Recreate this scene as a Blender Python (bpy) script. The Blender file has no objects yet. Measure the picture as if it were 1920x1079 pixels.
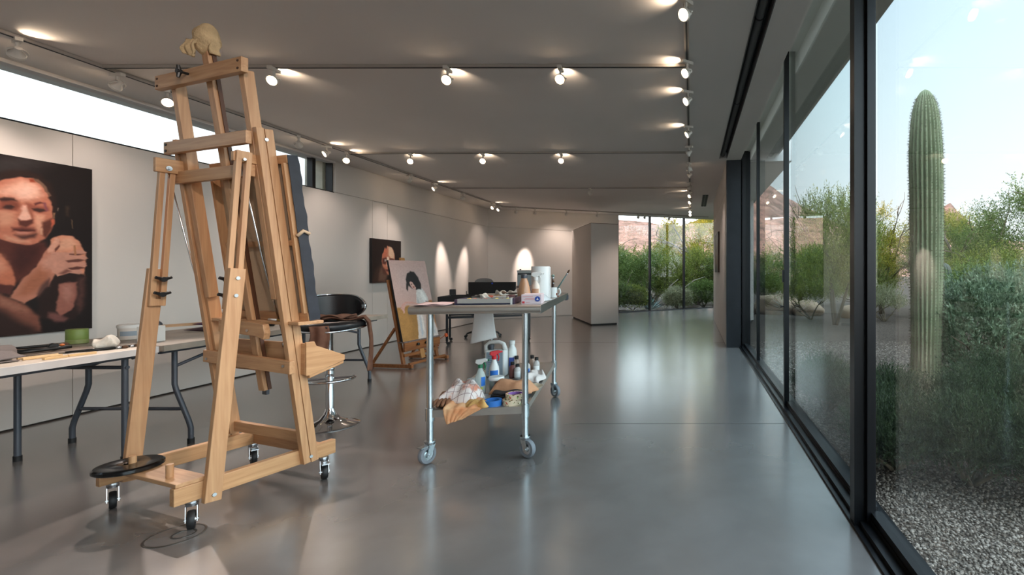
import bpy, bmesh, math, random
import numpy as np
from mathutils import Vector, Matrix

random.seed(7)
SC = bpy.context.scene
COL = SC.collection
PI = math.pi
R = math.radians

# ------------------------------------------------------------------ mesh builder
class MB:
    def __init__(self):
        self.v = []; self.f = []; self.mi = []; self.cur = 0
    def add(self, vs, fs):
        o = len(self.v)
        self.v += [tuple(p) for p in vs]
        for f in fs:
            self.f.append([i + o for i in f]); self.mi.append(self.cur)
        return self
    def box(self, c, s, rz=0, m=None):
        x, y, z = s[0] / 2, s[1] / 2, s[2] / 2
        vs = [(-x, -y, -z), (x, -y, -z), (x, y, -z), (-x, y, -z), (-x, -y, z), (x, -y, z), (x, y, z), (-x, y, z)]
        M = m if m is not None else Matrix.Rotation(rz, 3, 'Z')
        vs = [M @ Vector(p) + Vector(c) for p in vs]
        return self.add(vs, [(0, 3, 2, 1), (4, 5, 6, 7), (0, 1, 5, 4), (1, 2, 6, 5), (2, 3, 7, 6), (3, 0, 4, 7)])
    def bb(self, x0, x1, y0, y1, z0, z1):
        return self.box(((x0 + x1) / 2, (y0 + y1) / 2, (z0 + z1) / 2), (abs(x1 - x0), abs(y1 - y0), abs(z1 - z0)))
    def bar(self, a, b, w, h, up=(0, 0, 1)):
        a = Vector(a); b = Vector(b); d = (b - a).normalized()
        s = d.cross(Vector(up))
        if s.length < 1e-5: s = d.cross(Vector((1, 0, 0)))
        s.normalize(); n = s.cross(d)
        vs = []
        for p in (a, b):
            for i, j in ((-1, -1), (1, -1), (1, 1), (-1, 1)):
                vs.append(p + s * (i * w / 2) + n * (j * h / 2))
        return self.add(vs, [(3, 2, 1, 0), (4, 5, 6, 7), (0, 1, 5, 4), (1, 2, 6, 5), (2, 3, 7, 6), (3, 0, 4, 7)])
    def cyl(self, a, b, r0, r1=None, n=16, caps=True):
        r1 = r0 if r1 is None else r1
        a = Vector(a); b = Vector(b); d = (b - a).normalized()
        q = d.to_track_quat('Z', 'Y')
        ux = q @ Vector((1, 0, 0)); uy = q @ Vector((0, 1, 0))
        vs = []
        for p, r in ((a, r0), (b, r1)):
            for k in range(n):
                t = 2 * PI * k / n
                vs.append(p + ux * (r * math.cos(t)) + uy * (r * math.sin(t)))
        fs = [(k, (k + 1) % n, n + (k + 1) % n, n + k) for k in range(n)]
        if caps: fs += [tuple(range(n - 1, -1, -1)), tuple(range(n, 2 * n))]
        return self.add(vs, fs)
    def lathe(self, prof, c=(0, 0, 0), n=24, axis=None, closed=False):
        """prof: list of (r, z)"""
        M = Matrix.Identity(3) if axis is None else Vector(axis).normalized().to_track_quat('Z', 'Y').to_matrix()
        c = Vector(c); vs = []
        for r, z in prof:
            for k in range(n):
                t = 2 * PI * k / n
                vs.append(c + M @ Vector((max(r, 1e-4) * math.cos(t), max(r, 1e-4) * math.sin(t), z)))
        fs = []
        m = len(prof)
        for i in range(m - 1 if not closed else m):
            j = (i + 1) % m
            for k in range(n):
                k2 = (k + 1) % n
                fs.append((i * n + k, i * n + k2, j * n + k2, j * n + k))
        if not closed:
            fs.append(tuple(range(n - 1, -1, -1))); fs.append(tuple((m - 1) * n + k for k in range(n)))
        return self.add(vs, fs)
    def tube(self, pts, r, n=8, closed=False, caps=True):
        pts = [Vector(p) for p in pts]; m = len(pts)
        rr = r if isinstance(r, (list, tuple)) else [r] * m
        vs = []; prev = None
        for i, p in enumerate(pts):
            if closed: d = pts[(i + 1) % m] - pts[i - 1]
            else: d = pts[min(i + 1, m - 1)] - pts[max(i - 1, 0)]
            d.normalize()
            if prev is None:
                up = Vector((0, 0, 1)) if abs(d.z) < .9 else Vector((1, 0, 0))
                ux = d.cross(up).normalized()
            else:
                ux = (prev - d * prev.dot(d)).normalized()
            uy = d.cross(ux); prev = ux
            for k in range(n):
                t = 2 * PI * k / n
                vs.append(p + ux * (rr[i] * math.cos(t)) + uy * (rr[i] * math.sin(t)))
        fs = []
        for i in range(m if closed else m - 1):
            j = (i + 1) % m
            for k in range(n):
                k2 = (k + 1) % n
                fs.append((i * n + k, i * n + k2, j * n + k2, j * n + k))
        if not closed and caps:
            fs.append(tuple(range(n - 1, -1, -1))); fs.append(tuple((m - 1) * n + k for k in range(n)))
        return self.add(vs, fs)
    def prism(self, poly, o, ex, ey, ez):
        """polygon in the plane (ex, ey) at o, extruded by vector ez"""
        o = Vector(o); ex = Vector(ex); ey = Vector(ey); ez = Vector(ez); n = len(poly)
        lo = [o + ex * a + ey * b for a, b in poly]
        vs = lo + [p + ez for p in lo]
        fs = [tuple(range(n - 1, -1, -1)), tuple(range(n, 2 * n))] + [(k, (k + 1) % n, n + (k + 1) % n, n + k) for k in range(n)]
        return self.add(vs, fs)
    def ball(self, c, r, n=12, m=8):
        rx, ry, rz = (r, r, r) if not isinstance(r, (tuple, list)) else r
        vs = [(c[0], c[1], c[2] - rz)]
        for i in range(1, m):
            p = -PI / 2 + PI * i / m
            for k in range(n):
                t = 2 * PI * k / n
                vs.append((c[0] + rx * math.cos(p) * math.cos(t), c[1] + ry * math.cos(p) * math.sin(t), c[2] + rz * math.sin(p)))
        vs.append((c[0], c[1], c[2] + rz)); N = len(vs) - 1
        fs = [(0, 1 + (k + 1) % n, 1 + k) for k in range(n)]
        for i in range(m - 2):
            for k in range(n):
                a = 1 + i * n + k; b = 1 + i * n + (k + 1) % n
                fs.append((a, b, b + n, a + n))
        fs += [(1 + (m - 2) * n + k, 1 + (m - 2) * n + (k + 1) % n, N) for k in range(n)]
        return self.add(vs, fs)
    def grid(self, fn, nu, nv):
        vs = [fn(i / nu, j / nv) for j in range(nv + 1) for i in range(nu + 1)]
        fs = [(j * (nu + 1) + i, j * (nu + 1) + i + 1, (j + 1) * (nu + 1) + i + 1, (j + 1) * (nu + 1) + i) for j in range(nv) for i in range(nu)]
        return self.add(vs, fs)
    def build(self, name, mat, parent=None, loc=(0, 0, 0), rz=0, smooth=None, bevel=0, solid=0, fix=True, seg=2, sub=0):
        me = bpy.data.meshes.new(name)
        me.from_pydata(self.v, [], self.f)
        mats = mat if isinstance(mat, (list, tuple)) else [mat]
        for m in mats: me.materials.append(m)
        if len(mats) > 1: me.polygons.foreach_set('material_index', self.mi)
        if fix and len(self.f) < 30000:
            b = bmesh.new(); b.from_mesh(me)
            bmesh.ops.recalc_face_normals(b, faces=b.faces); b.to_mesh(me); b.free()
        if smooth:
            me.polygons.foreach_set('use_smooth', [True] * len(me.polygons))
            if smooth is not True: me.set_sharp_from_angle(angle=R(smooth))
        me.update()
        o = bpy.data.objects.new(name, me); COL.objects.link(o)
        o.location = loc; o.rotation_euler = (0, 0, rz)
        if parent is not None: o.parent = parent
        if solid:
            md = o.modifiers.new('thick', 'SOLIDIFY'); md.thickness = solid; md.offset = 0
        if sub:
            md = o.modifiers.new('sub', 'SUBSURF'); md.levels = sub; md.render_levels = sub
        if bevel:
            md = o.modifiers.new('bev', 'BEVEL'); md.width = bevel; md.segments = seg; md.limit_method = 'ANGLE'; md.angle_limit = R(40)
        return o

USED = {}
def tag(o, label, cat, group=None, kind=None):
    o['label'] = label; o['category'] = cat
    if group: o['group'] = group
    if kind: o['kind'] = kind
    return o
def thing(name, label, cat, loc=(0, 0, 0), rz=0, group=None):
    o = bpy.data.objects.new(name, None); COL.objects.link(o)
    o.empty_display_size = .05
    o.location = loc; o.rotation_euler = (0, 0, rz)
    return tag(o, label, cat, group)
def struct(o):
    o['kind'] = 'structure'; return o
def dup(root, loc, rz, label=None, group=None):
    r = root.copy(); COL.objects.link(r); r.location = loc; r.rotation_euler = (0, 0, rz)
    if label: r['label'] = label
    if group: r['group'] = group
    for ch in list(root.children):
        c = ch.copy(); COL.objects.link(c); c.parent = r
        for g in ch.children:
            d = g.copy(); COL.objects.link(d); d.parent = c
    return r

# ------------------------------------------------------------------ materials
def lin(c):
    if isinstance(c, (int, float)): c = (c, c, c)
    out = []
    for x in c:
        x = x / 255.
        out.append(x / 12.92 if x <= .04045 else ((x + .055) / 1.055) ** 2.4)
    return tuple(out)
def newmat(name):
    m = bpy.data.materials.new(name); m.use_nodes = True
    nt = m.node_tree; b = nt.nodes['Principled BSDF']
    return m, nt, b
def mat(name, c, rough=.5, metal=0, var=0, vscale=8, bump=0, bscale=60, spec=.5, stretch=None, coat=0, c2=None, emis=None, estr=0, alpha=None):
    m, nt, b = newmat(name); N = nt.nodes; K = nt.links
    c = lin(c)
    b.inputs['Base Color'].default_value = (*c, 1); b.inputs['Roughness'].default_value = rough
    b.inputs['Metallic'].default_value = metal; b.inputs['Specular IOR Level'].default_value = spec
    b.inputs['Coat Weight'].default_value = coat
    tc = None
    def coord(sc):
        t = N.new('ShaderNodeTexCoord'); mp = N.new('ShaderNodeMapping')
        mp.inputs['Scale'].default_value = stretch if stretch else (1, 1, 1)
        K.new(t.outputs['Object'], mp.inputs['Vector'])
        n = N.new('ShaderNodeTexNoise'); n.inputs['Scale'].default_value = sc; n.inputs['Detail'].default_value = 5
        K.new(mp.outputs['Vector'], n.inputs['Vector']); return n
    if var or c2:
        n = coord(vscale); r = N.new('ShaderNodeValToRGB')
        a = c if c2 else tuple(x * (1 - var) for x in c)
        d = lin(c2) if c2 else tuple(min(1, x * (1 + var)) for x in c)
        r.color_ramp.elements[0].position = .3; r.color_ramp.elements[1].position = .7
        r.color_ramp.elements[0].color = (*a, 1); r.color_ramp.elements[1].color = (*d, 1)
        K.new(n.outputs['Fac'], r.inputs['Fac']); K.new(r.outputs['Color'], b.inputs['Base Color'])
    if bump:
        n = coord(bscale); bp = N.new('ShaderNodeBump'); bp.inputs['Strength'].default_value = bump; bp.inputs['Distance'].default_value = .01
        K.new(n.outputs['Fac'], bp.inputs['Height']); K.new(bp.outputs['Normal'], b.inputs['Normal'])
    if emis:
        b.inputs['Emission Color'].default_value = (*lin(emis), 1); b.inputs['Emission Strength'].default_value = estr
    if alpha is not None: b.inputs['Alpha'].default_value = alpha
    return m

def wood(name, c1, c2, axis=2, rough=.45, scale=1.0):
    m, nt, b = newmat(name); N = nt.nodes; K = nt.links
    t = N.new('ShaderNodeTexCoord'); mp = N.new('ShaderNodeMapping')
    sc = [26, 26, 26]; sc[axis] = 1.6
    mp.inputs['Scale'].default_value = [s * scale for s in sc]
    n = N.new('ShaderNodeTexNoise'); n.inputs['Scale'].default_value = 2.2; n.inputs['Detail'].default_value = 6; n.inputs['Distortion'].default_value = .4
    r = N.new('ShaderNodeValToRGB')
    r.color_ramp.elements[0].position = .35; r.color_ramp.elements[1].position = .68
    r.color_ramp.elements[0].color = (*lin(c1), 1); r.color_ramp.elements[1].color = (*lin(c2), 1)
    K.new(t.outputs['Object'], mp.inputs['Vector']); K.new(mp.outputs['Vector'], n.inputs['Vector'])
    K.new(n.outputs['Fac'], r.inputs['Fac']); K.new(r.outputs['Color'], b.inputs['Base Color'])
    b.inputs['Roughness'].default_value = rough
    bp = N.new('ShaderNodeBump'); bp.inputs['Strength'].default_value = .12; bp.inputs['Distance'].default_value = .004
    K.new(n.outputs['Fac'], bp.inputs['Height']); K.new(bp.outputs['Normal'], b.inputs['Normal'])
    return m

def leafmat(name, c1, c2, rough=.55, trans=.35):
    m = bpy.data.materials.new(name); m.use_nodes = True; nt = m.node_tree; N = nt.nodes; K = nt.links
    N.clear()
    out = N.new('ShaderNodeOutputMaterial'); g = N.new('ShaderNodeNewGeometry'); r = N.new('ShaderNodeValToRGB')
    r.color_ramp.elements[0].color = (*lin(c1), 1); r.color_ramp.elements[1].color = (*lin(c2), 1)
    K.new(g.outputs['Random Per Island'], r.inputs['Fac'])
    d = N.new('ShaderNodeBsdfDiffuse'); t = N.new('ShaderNodeBsdfTranslucent'); gl = N.new('ShaderNodeBsdfGlossy')
    gl.inputs['Roughness'].default_value = rough; gl.inputs['Color'].default_value = (.5, .5, .5, 1)
    K.new(r.outputs['Color'], d.inputs['Color']); K.new(r.outputs['Color'], t.inputs['Color'])
    m1 = N.new('ShaderNodeMixShader'); m1.inputs[0].default_value = trans
    K.new(d.outputs[0], m1.inputs[1]); K.new(t.outputs[0], m1.inputs[2])
    m2 = N.new('ShaderNodeMixShader'); m2.inputs[0].default_value = .04
    K.new(m1.outputs[0], m2.inputs[1]); K.new(gl.outputs[0], m2.inputs[2])
    K.new(m2.outputs[0], out.inputs['Surface'])
    return m

def glassmat(name, tint, rough=0.0):
    """thin architectural pane: clear straight-through with a Fresnel mirror on each face"""
    m = bpy.data.materials.new(name); m.use_nodes = True; nt = m.node_tree; N = nt.nodes; K = nt.links
    N.clear()
    out = N.new('ShaderNodeOutputMaterial')
    geo = N.new('ShaderNodeNewGeometry'); mr = N.new('ShaderNodeMapRange')
    mr.inputs['To Min'].default_value = 1.5; mr.inputs['To Max'].default_value = 1 / 1.5
    K.new(geo.outputs['Backfacing'], mr.inputs['Value'])
    fr = N.new('ShaderNodeFresnel'); K.new(mr.outputs['Result'], fr.inputs['IOR'])
    tr = N.new('ShaderNodeBsdfTransparent'); tr.inputs['Color'].default_value = (*tint, 1)
    gl = N.new('ShaderNodeBsdfGlossy'); gl.inputs['Roughness'].default_value = rough
    mx = N.new('ShaderNodeMixShader')
    K.new(fr.outputs[0], mx.inputs[0]); K.new(tr.outputs[0], mx.inputs[1]); K.new(gl.outputs[0], mx.inputs[2])
    K.new(mx.outputs[0], out.inputs['Surface'])
    return m

def attrmat(name, rough=.45, bump=.05):
    m, nt, b = newmat(name); N = nt.nodes; K = nt.links
    a = N.new('ShaderNodeAttribute'); a.attribute_name = 'Col'
    K.new(a.outputs['Color'], b.inputs['Base Color']); b.inputs['Roughness'].default_value = rough
    b.inputs['Specular IOR Level'].default_value = .3
    t = N.new('ShaderNodeTexCoord'); n = N.new('ShaderNodeTexNoise'); n.inputs['Scale'].default_value = 45; n.inputs['Detail'].default_value = 4
    K.new(t.outputs['Object'], n.inputs['Vector'])
    bp = N.new('ShaderNodeBump'); bp.inputs['Strength'].default_value = bump; bp.inputs['Distance'].default_value = .004
    K.new(n.outputs['Fac'], bp.inputs['Height']); K.new(bp.outputs['Normal'], b.inputs['Normal'])
    return m

M = {}
M['wall'] = mat('wall_paint', (214, 206, 199), .75, var=.02, vscale=1.5, bump=.02, bscale=120)
M['ceiling'] = mat('ceiling_paint', (232, 226, 222), .85, var=.02, vscale=1.2)
M['ceilgrey'] = mat('slot_grey', (92, 90, 90), .6)
M['slotdark'] = mat('slot_dark', (38, 38, 40), .6)
M['steel'] = mat('dark_steel', (34, 36, 41), .42, .35, var=.2, vscale=5, bump=.04, bscale=30)
M['frame'] = mat('black_frame', (22, 23, 26), .32, .3)
M['maple'] = wood('maple_upright', (182, 136, 96), (200, 156, 114), 2)
M['maple_x'] = wood('maple_cross', (180, 134, 94), (202, 158, 116), 0)
M['maple_y'] = wood('maple_rail', (180, 134, 92), (201, 156, 112), 1)
M['oak'] = wood('oak_easel', (122, 72, 38), (156, 98, 54), 2)
M['oak_x'] = wood('oak_easel_cross', (122, 72, 38), (160, 100, 56), 0)
M['chrome'] = mat('chrome', (225, 226, 228), .06, 1)
M['zinc'] = mat('zinc_plate', (190, 192, 195), .28, 1)
M['galv'] = mat('galvanised_tube', (196, 204, 208), .26, 1, var=.08, vscale=20)
M['stainless'] = mat('stainless_sheet', (205, 198, 190), .42, 1, var=.05, vscale=14, stretch=(1, 20, 1))
M['rubber'] = mat('black_rubber', (20, 20, 22), .55)
M['greyrubber'] = mat('grey_rubber', (120, 124, 130), .55)
M['blackplastic'] = mat('black_plastic', (18, 18, 19), .4)
M['blackgloss'] = mat('black_gloss', (12, 12, 13), .18)
M['leather'] = mat('black_leather', (20, 20, 23), .36, bump=.05, bscale=120, var=.15)
M['greymetal'] = mat('grey_enamel', (74, 78, 86), .38, .2)
M['whiteplastic'] = mat('white_plastic', (226, 224, 220), .4)
M['tabletop'] = mat('paint_spotted_top', (206, 196, 182), .5, var=.12, vscale=10)
M['tabledge'] = mat('white_table_edge', (222, 216, 212), .45, var=.04)
M['tabgrey'] = mat('greyed_table_top', (150, 140, 128), .5, var=.14, vscale=9)
M['paper'] = mat('white_paper', (232, 230, 228), .7, bump=.1, bscale=30)
M['pinkpaper'] = mat('pink_paper', (226, 196, 194), .7)
M['tissue'] = mat('crumpled_tissue', (226, 218, 206), .8, bump=.5, bscale=25)
M['linen'] = mat('knit_cloth', (196, 168, 128), .9, bump=.8, bscale=70, var=.12, vscale=30)
M['rawcanvas'] = mat('raw_canvas', (198, 172, 142), .85, bump=.2, bscale=200, var=.05)
M['canvasedge'] = mat('blue_black_canvas_edge', (30, 33, 43), .6, var=.2, vscale=20)
M['canvasblack'] = mat('black_canvas_edge', (20, 17, 18), .6)
M['steelrod'] = mat('bright_rod', (205, 205, 205), .2, 1)
M['bulb'] = mat('halogen_bulb', (255, 240, 220), .3, emis=(255, 226, 190), estr=15)
M['bulboff'] = mat('reflector_glass', (230, 224, 214), .12, .5)
M['trackwhite'] = mat('track_white', (176, 168, 160), .45)
M['fixwhite'] = mat('fixture_white', (214, 208, 200), .35)
M['paint'] = attrmat('oil_paint')
# ------------------------------------------------------------------ floor, ground, sky materials
def floormat():
    m, nt, b = newmat('polished_concrete'); N = nt.nodes; K = nt.links
    t = N.new('ShaderNodeTexCoord')
    def noise(sc, det=5, dist=0.):
        n = N.new('ShaderNodeTexNoise'); n.inputs['Scale'].default_value = sc; n.inputs['Detail'].default_value = det; n.inputs['Distortion'].default_value = dist
        K.new(t.outputs['Object'], n.inputs['Vector']); return n
    n1 = noise(.55, 5, .4); n2 = noise(3.2, 5, .3)
    mx = N.new('ShaderNodeMixRGB'); mx.inputs[0].default_value = .30
    K.new(n1.outputs['Fac'], mx.inputs[1]); K.new(n2.outputs['Fac'], mx.inputs[2])
    r = N.new('ShaderNodeValToRGB'); r.color_ramp.elements[0].position = .33; r.color_ramp.elements[1].position = .68
    r.color_ramp.elements[0].color = (*lin((100, 95, 92)), 1); r.color_ramp.elements[1].color = (*lin((129, 124, 121)), 1)
    K.new(mx.outputs[0], r.inputs['Fac']); K.new(r.outputs['Color'], b.inputs['Base Color'])
    b.inputs['Roughness'].default_value = .26
    b.inputs['Specular IOR Level'].default_value = .6; b.inputs['Coat Weight'].default_value = 1.0; b.inputs['Coat Roughness'].default_value = .2; b.inputs['Coat IOR'].default_value = 1.6
    n3 = noise(1.6, 2); bp = N.new('ShaderNodeBump'); bp.inputs['Strength'].default_value = .02; bp.inputs['Distance'].default_value = .01
    K.new(n3.outputs['Fac'], bp.inputs['Height']); K.new(bp.outputs['Normal'], b.inputs['Normal'])
    return m
M['floor'] = floormat()

def gravelmat():
    m, nt, b = newmat('desert_gravel'); N = nt.nodes; K = nt.links
    t = N.new('ShaderNodeTexCoord')
    v = N.new('ShaderNodeTexVoronoi'); v.inputs['Scale'].default_value = 60; K.new(t.outputs['Object'], v.inputs['Vector'])
    n = N.new('ShaderNodeTexNoise'); n.inputs['Scale'].default_value = .9; n.inputs['Detail'].default_value = 5; K.new(t.outputs['Object'], n.inputs['Vector'])
    sp = N.new('ShaderNodeSeparateColor'); K.new(v.outputs['Color'], sp.inputs['Color'])
    r = N.new('ShaderNodeValToRGB'); r.color_ramp.elements[0].color = (*lin((62, 53, 46)), 1); r.color_ramp.elements[1].color = (*lin((116, 104, 93)), 1)
    K.new(sp.outputs[0], r.inputs['Fac'])
    mx = N.new('ShaderNodeMixRGB'); mx.blend_type = 'MULTIPLY'; mx.inputs[0].default_value = .6
    r2 = N.new('ShaderNodeValToRGB'); r2.color_ramp.elements[0].color = (.55, .52, .5, 1); r2.color_ramp.elements[1].color = (1, 1, 1, 1)
    K.new(n.outputs['Fac'], r2.inputs['Fac']); K.new(r.outputs['Color'], mx.inputs[1]); K.new(r2.outputs['Color'], mx.inputs[2])
    K.new(mx.outputs[0], b.inputs['Base Color']); b.inputs['Roughness'].default_value = .95; b.inputs['Specular IOR Level'].default_value = .1
    bp = N.new('ShaderNodeBump'); bp.inputs['Strength'].default_value = .9; bp.inputs['Distance'].default_value = .02; bp.invert = True
    K.new(v.outputs['Distance'], bp.inputs['Height']); K.new(bp.outputs['Normal'], b.inputs['Normal'])
    return m
M['gravel'] = gravelmat()

def rockmat():
    m, nt, b = newmat('desert_mountain'); N = nt.nodes; K = nt.links
    t = N.new('ShaderNodeTexCoord')
    n = N.new('ShaderNodeTexNoise'); n.inputs['Scale'].default_value = .16; n.inputs['Detail'].default_value = 10; n.inputs['Roughness'].default_value = .7
    K.new(t.outputs['Object'], n.inputs['Vector'])
    r = N.new('ShaderNodeValToRGB'); e = r.color_ramp.elements
    e[0].position = .36; e[0].color = (*lin((112, 88, 80)), 1); e[1].position = .66; e[1].color = (*lin((186, 142, 126)), 1)
    K.new(n.outputs['Fac'], r.inputs['Fac'])
    v = N.new('ShaderNodeTexNoise'); v.inputs['Scale'].default_value = 1.3; v.inputs['Detail'].default_value = 5
    K.new(t.outputs['Object'], v.inputs['Vector'])
    r2 = N.new('ShaderNodeValToRGB'); r2.color_ramp.elements[0].position = .56; r2.color_ramp.elements[1].position = .64
    r2.color_ramp.elements[0].color = (0, 0, 0, 1); r2.color_ramp.elements[1].color = (1, 1, 1, 1)
    K.new(v.outputs['Fac'], r2.inputs['Fac'])
    mx = N.new('ShaderNodeMixRGB'); mx.inputs[2].default_value = (*lin((104, 98, 78)), 1)
    K.new(r2.outputs['Color'], mx.inputs[0]); K.new(r.outputs['Color'], mx.inputs[1])
    K.new(mx.outputs[0], b.inputs['Base Color']); b.inputs['Roughness'].default_value = 1
    b.inputs['Specular IOR Level'].default_value = 0
    bp = N.new('ShaderNodeBump'); bp.inputs['Strength'].default_value = .8; bp.inputs['Distance'].default_value = 1.2
    K.new(n.outputs['Fac'], bp.inputs['Height']); K.new(bp.outputs['Normal'], b.inputs['Normal'])
    return m
M['mountain'] = rockmat()

W = bpy.data.worlds.new('sky'); SC.world = W; W.use_nodes = True
nt = W.node_tree; N = nt.nodes; K = nt.links; N.clear()
wo = N.new('ShaderNodeOutputWorld'); bg = N.new('ShaderNodeBackground')
tc = N.new('ShaderNodeTexCoord'); sx = N.new('ShaderNodeSeparateXYZ'); K.new(tc.outputs['Generated'], sx.inputs['Vector'])
rp = N.new('ShaderNodeValToRGB'); el = rp.color_ramp.elements
el[0].position = 0; el[0].color = (.64, .61, .63, 1)
el[1].position = 1; el[1].color = (0.521, 0.638, 0.798, 1)
for p, c in ((.10, (.62, .64, .68)), (.30, (.53, .625, .69)), (.50, (.45, .57, .68))):
    e = el.new(p); e.color = (*c, 1)
K.new(sx.outputs['Z'], rp.inputs['Fac'])
# small warm clouds, stretched along the horizon
mp = N.new('ShaderNodeMapping'); mp.inputs['Scale'].default_value = (5.5, 5.5, 15); K.new(tc.outputs['Generated'], mp.inputs['Vector'])
cn = N.new('ShaderNodeTexNoise'); cn.inputs['Scale'].default_value = 1.6; cn.inputs['Detail'].default_value = 5; K.new(mp.outputs['Vector'], cn.inputs['Vector'])
cr = N.new('ShaderNodeValToRGB'); cr.color_ramp.elements[0].position = .66; cr.color_ramp.elements[1].position = .76
cr.color_ramp.elements[0].color = (0, 0, 0, 1); cr.color_ramp.elements[1].color = (.8, .8, .8, 1)
K.new(cn.outputs['Fac'], cr.inputs['Fac'])
cm = N.new('ShaderNodeMixRGB'); cm.inputs[2].default_value = (.80, .72, .66, 1)
K.new(cr.outputs['Color'], cm.inputs[0]); K.new(rp.outputs['Color'], cm.inputs[1])
# brighter towards the sunset side (-X)
gx = N.new('ShaderNodeMapRange'); gx.inputs['From Min'].default_value = .2; gx.inputs['From Max'].default_value = -.9
gx.inputs['To Min'].default_value = 1.0; gx.inputs['To Max'].default_value = 1.55; K.new(sx.outputs['X'], gx.inputs['Value'])
# unseen overhead sky made brighter, added light for the floor inside
gz = N.new('ShaderNodeMapRange'); gz.inputs['From Min'].default_value = .48; gz.inputs['From Max'].default_value = .72
gz.inputs['To Min'].default_value = 1.0; gz.inputs['To Max'].default_value = 1.5; K.new(sx.outputs['Z'], gz.inputs['Value'])
ml = N.new('ShaderNodeMath'); ml.operation = 'MULTIPLY'; K.new(gx.outputs['Result'], ml.inputs[0]); K.new(gz.outputs['Result'], ml.inputs[1])
gn = N.new('ShaderNodeMapRange'); gn.inputs['From Min'].default_value = .972; gn.inputs['From Max'].default_value = .994; gn.inputs['To Min'].default_value = 1.0; gn.inputs['To Max'].default_value = 4.5
K.new(sx.outputs['Y'], gn.inputs['Value'])
ml2 = N.new('ShaderNodeMath'); ml2.operation = 'MULTIPLY'; K.new(ml.outputs[0], ml2.inputs[0]); K.new(gn.outputs['Result'], ml2.inputs[1]); ml = ml2
# unseen eastern and southern sky boosted to add light to the interior
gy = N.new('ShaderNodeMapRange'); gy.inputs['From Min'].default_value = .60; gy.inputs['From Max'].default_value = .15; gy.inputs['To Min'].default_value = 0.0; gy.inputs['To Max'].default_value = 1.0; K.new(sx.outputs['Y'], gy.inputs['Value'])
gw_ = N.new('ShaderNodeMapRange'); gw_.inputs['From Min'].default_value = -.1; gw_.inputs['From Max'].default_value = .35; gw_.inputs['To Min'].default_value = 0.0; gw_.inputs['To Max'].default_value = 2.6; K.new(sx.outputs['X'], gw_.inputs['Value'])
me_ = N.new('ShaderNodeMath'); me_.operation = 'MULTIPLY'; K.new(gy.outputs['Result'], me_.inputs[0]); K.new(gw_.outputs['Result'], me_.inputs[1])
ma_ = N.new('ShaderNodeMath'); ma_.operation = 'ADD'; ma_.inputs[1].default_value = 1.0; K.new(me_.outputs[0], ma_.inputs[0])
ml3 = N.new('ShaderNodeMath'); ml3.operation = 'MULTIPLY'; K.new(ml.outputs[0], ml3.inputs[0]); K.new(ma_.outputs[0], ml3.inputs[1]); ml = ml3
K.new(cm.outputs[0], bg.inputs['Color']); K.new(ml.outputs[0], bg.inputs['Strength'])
K.new(bg.outputs[0], wo.inputs['Surface'])

# ------------------------------------------------------------------ room shell
XL, XG = -5.375, .90          # left wall face, side glazing line
YC = 12.75                    # left wall / back wall corner
def yb(x): return YC + .70 * (x - XL)      # back wall line
def zc(x): return 2.925 + .031 * (x - XL)  # sloping ceiling
DB = Vector((1, .70, 0)).normalized(); NB = Vector((-DB.y, DB.x, 0))   # along / behind the back wall

f = MB()
f.prism([(-6.2, -3.6), (.80, -3.6), (.80, 12.9), (1.6, 12.9), (1.6, yb(1.6) + .1), (-5.5, yb(-5.5) + .1), (-6.2, yb(-6.2) + .1)], (0, 0, -.2), (1, 0, 0), (0, 1, 0), (0, 0, .2))
struct(f.build('floor', M['floor']))
# saw-cut control joints
j = MB()
for x0, y in ((-1.05, 3.99), (-5.37, 8.6)):
    j.bb(x0, .79, y, y + .005, .0004, .0010)
struct(j.build('trim_1', mat('joint_dark', (70, 66, 64), .6)))

c = MB()
def slab(x0, x1, y0a, y1a, y0b=None, y1b=None, t=.35):
    y0b = y0a if y0b is None else y0b; y1b = y1a if y1b is None else y1b
    vs = [(x0, y0a, zc(x0)), (x1, y0b, zc(x1)), (x1, y1b, zc(x1)), (x0, y1a, zc(x0))]
    c.add(vs + [(a, b, d + t) for a, b, d in vs], [(0, 3, 2, 1), (4, 5, 6, 7), (0, 1, 5, 4), (1, 2, 6, 5), (2, 3, 7, 6), (3, 0, 4, 7)])
SL0, SL1, SLY = .447, .575, 7.88
slab(XL - .30, SL0, -3.6, yb(XL - .30) + .15, -3.6, yb(SL0) + .15)
slab(SL0, SL1, SLY, yb(SL0) + .15, SLY, yb(SL1) + .15)
slab(SL1, .815, -3.6, yb(SL1) + .15, -3.6, yb(.815) + .15)
slab(.815, 1.7, 8.2, yb(.815) + .15, 8.2, yb(1.7) + .15)
c.bb(.815, 1.5, -3.6, 8.2, 3.27, 3.62)
c.bb(SL0 - .02, SL1 + .02, -3.6, SLY + .02, zc(SL0) + .20, zc(SL0) + .34)
struct(c.build('ceiling', M['ceiling']))

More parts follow.
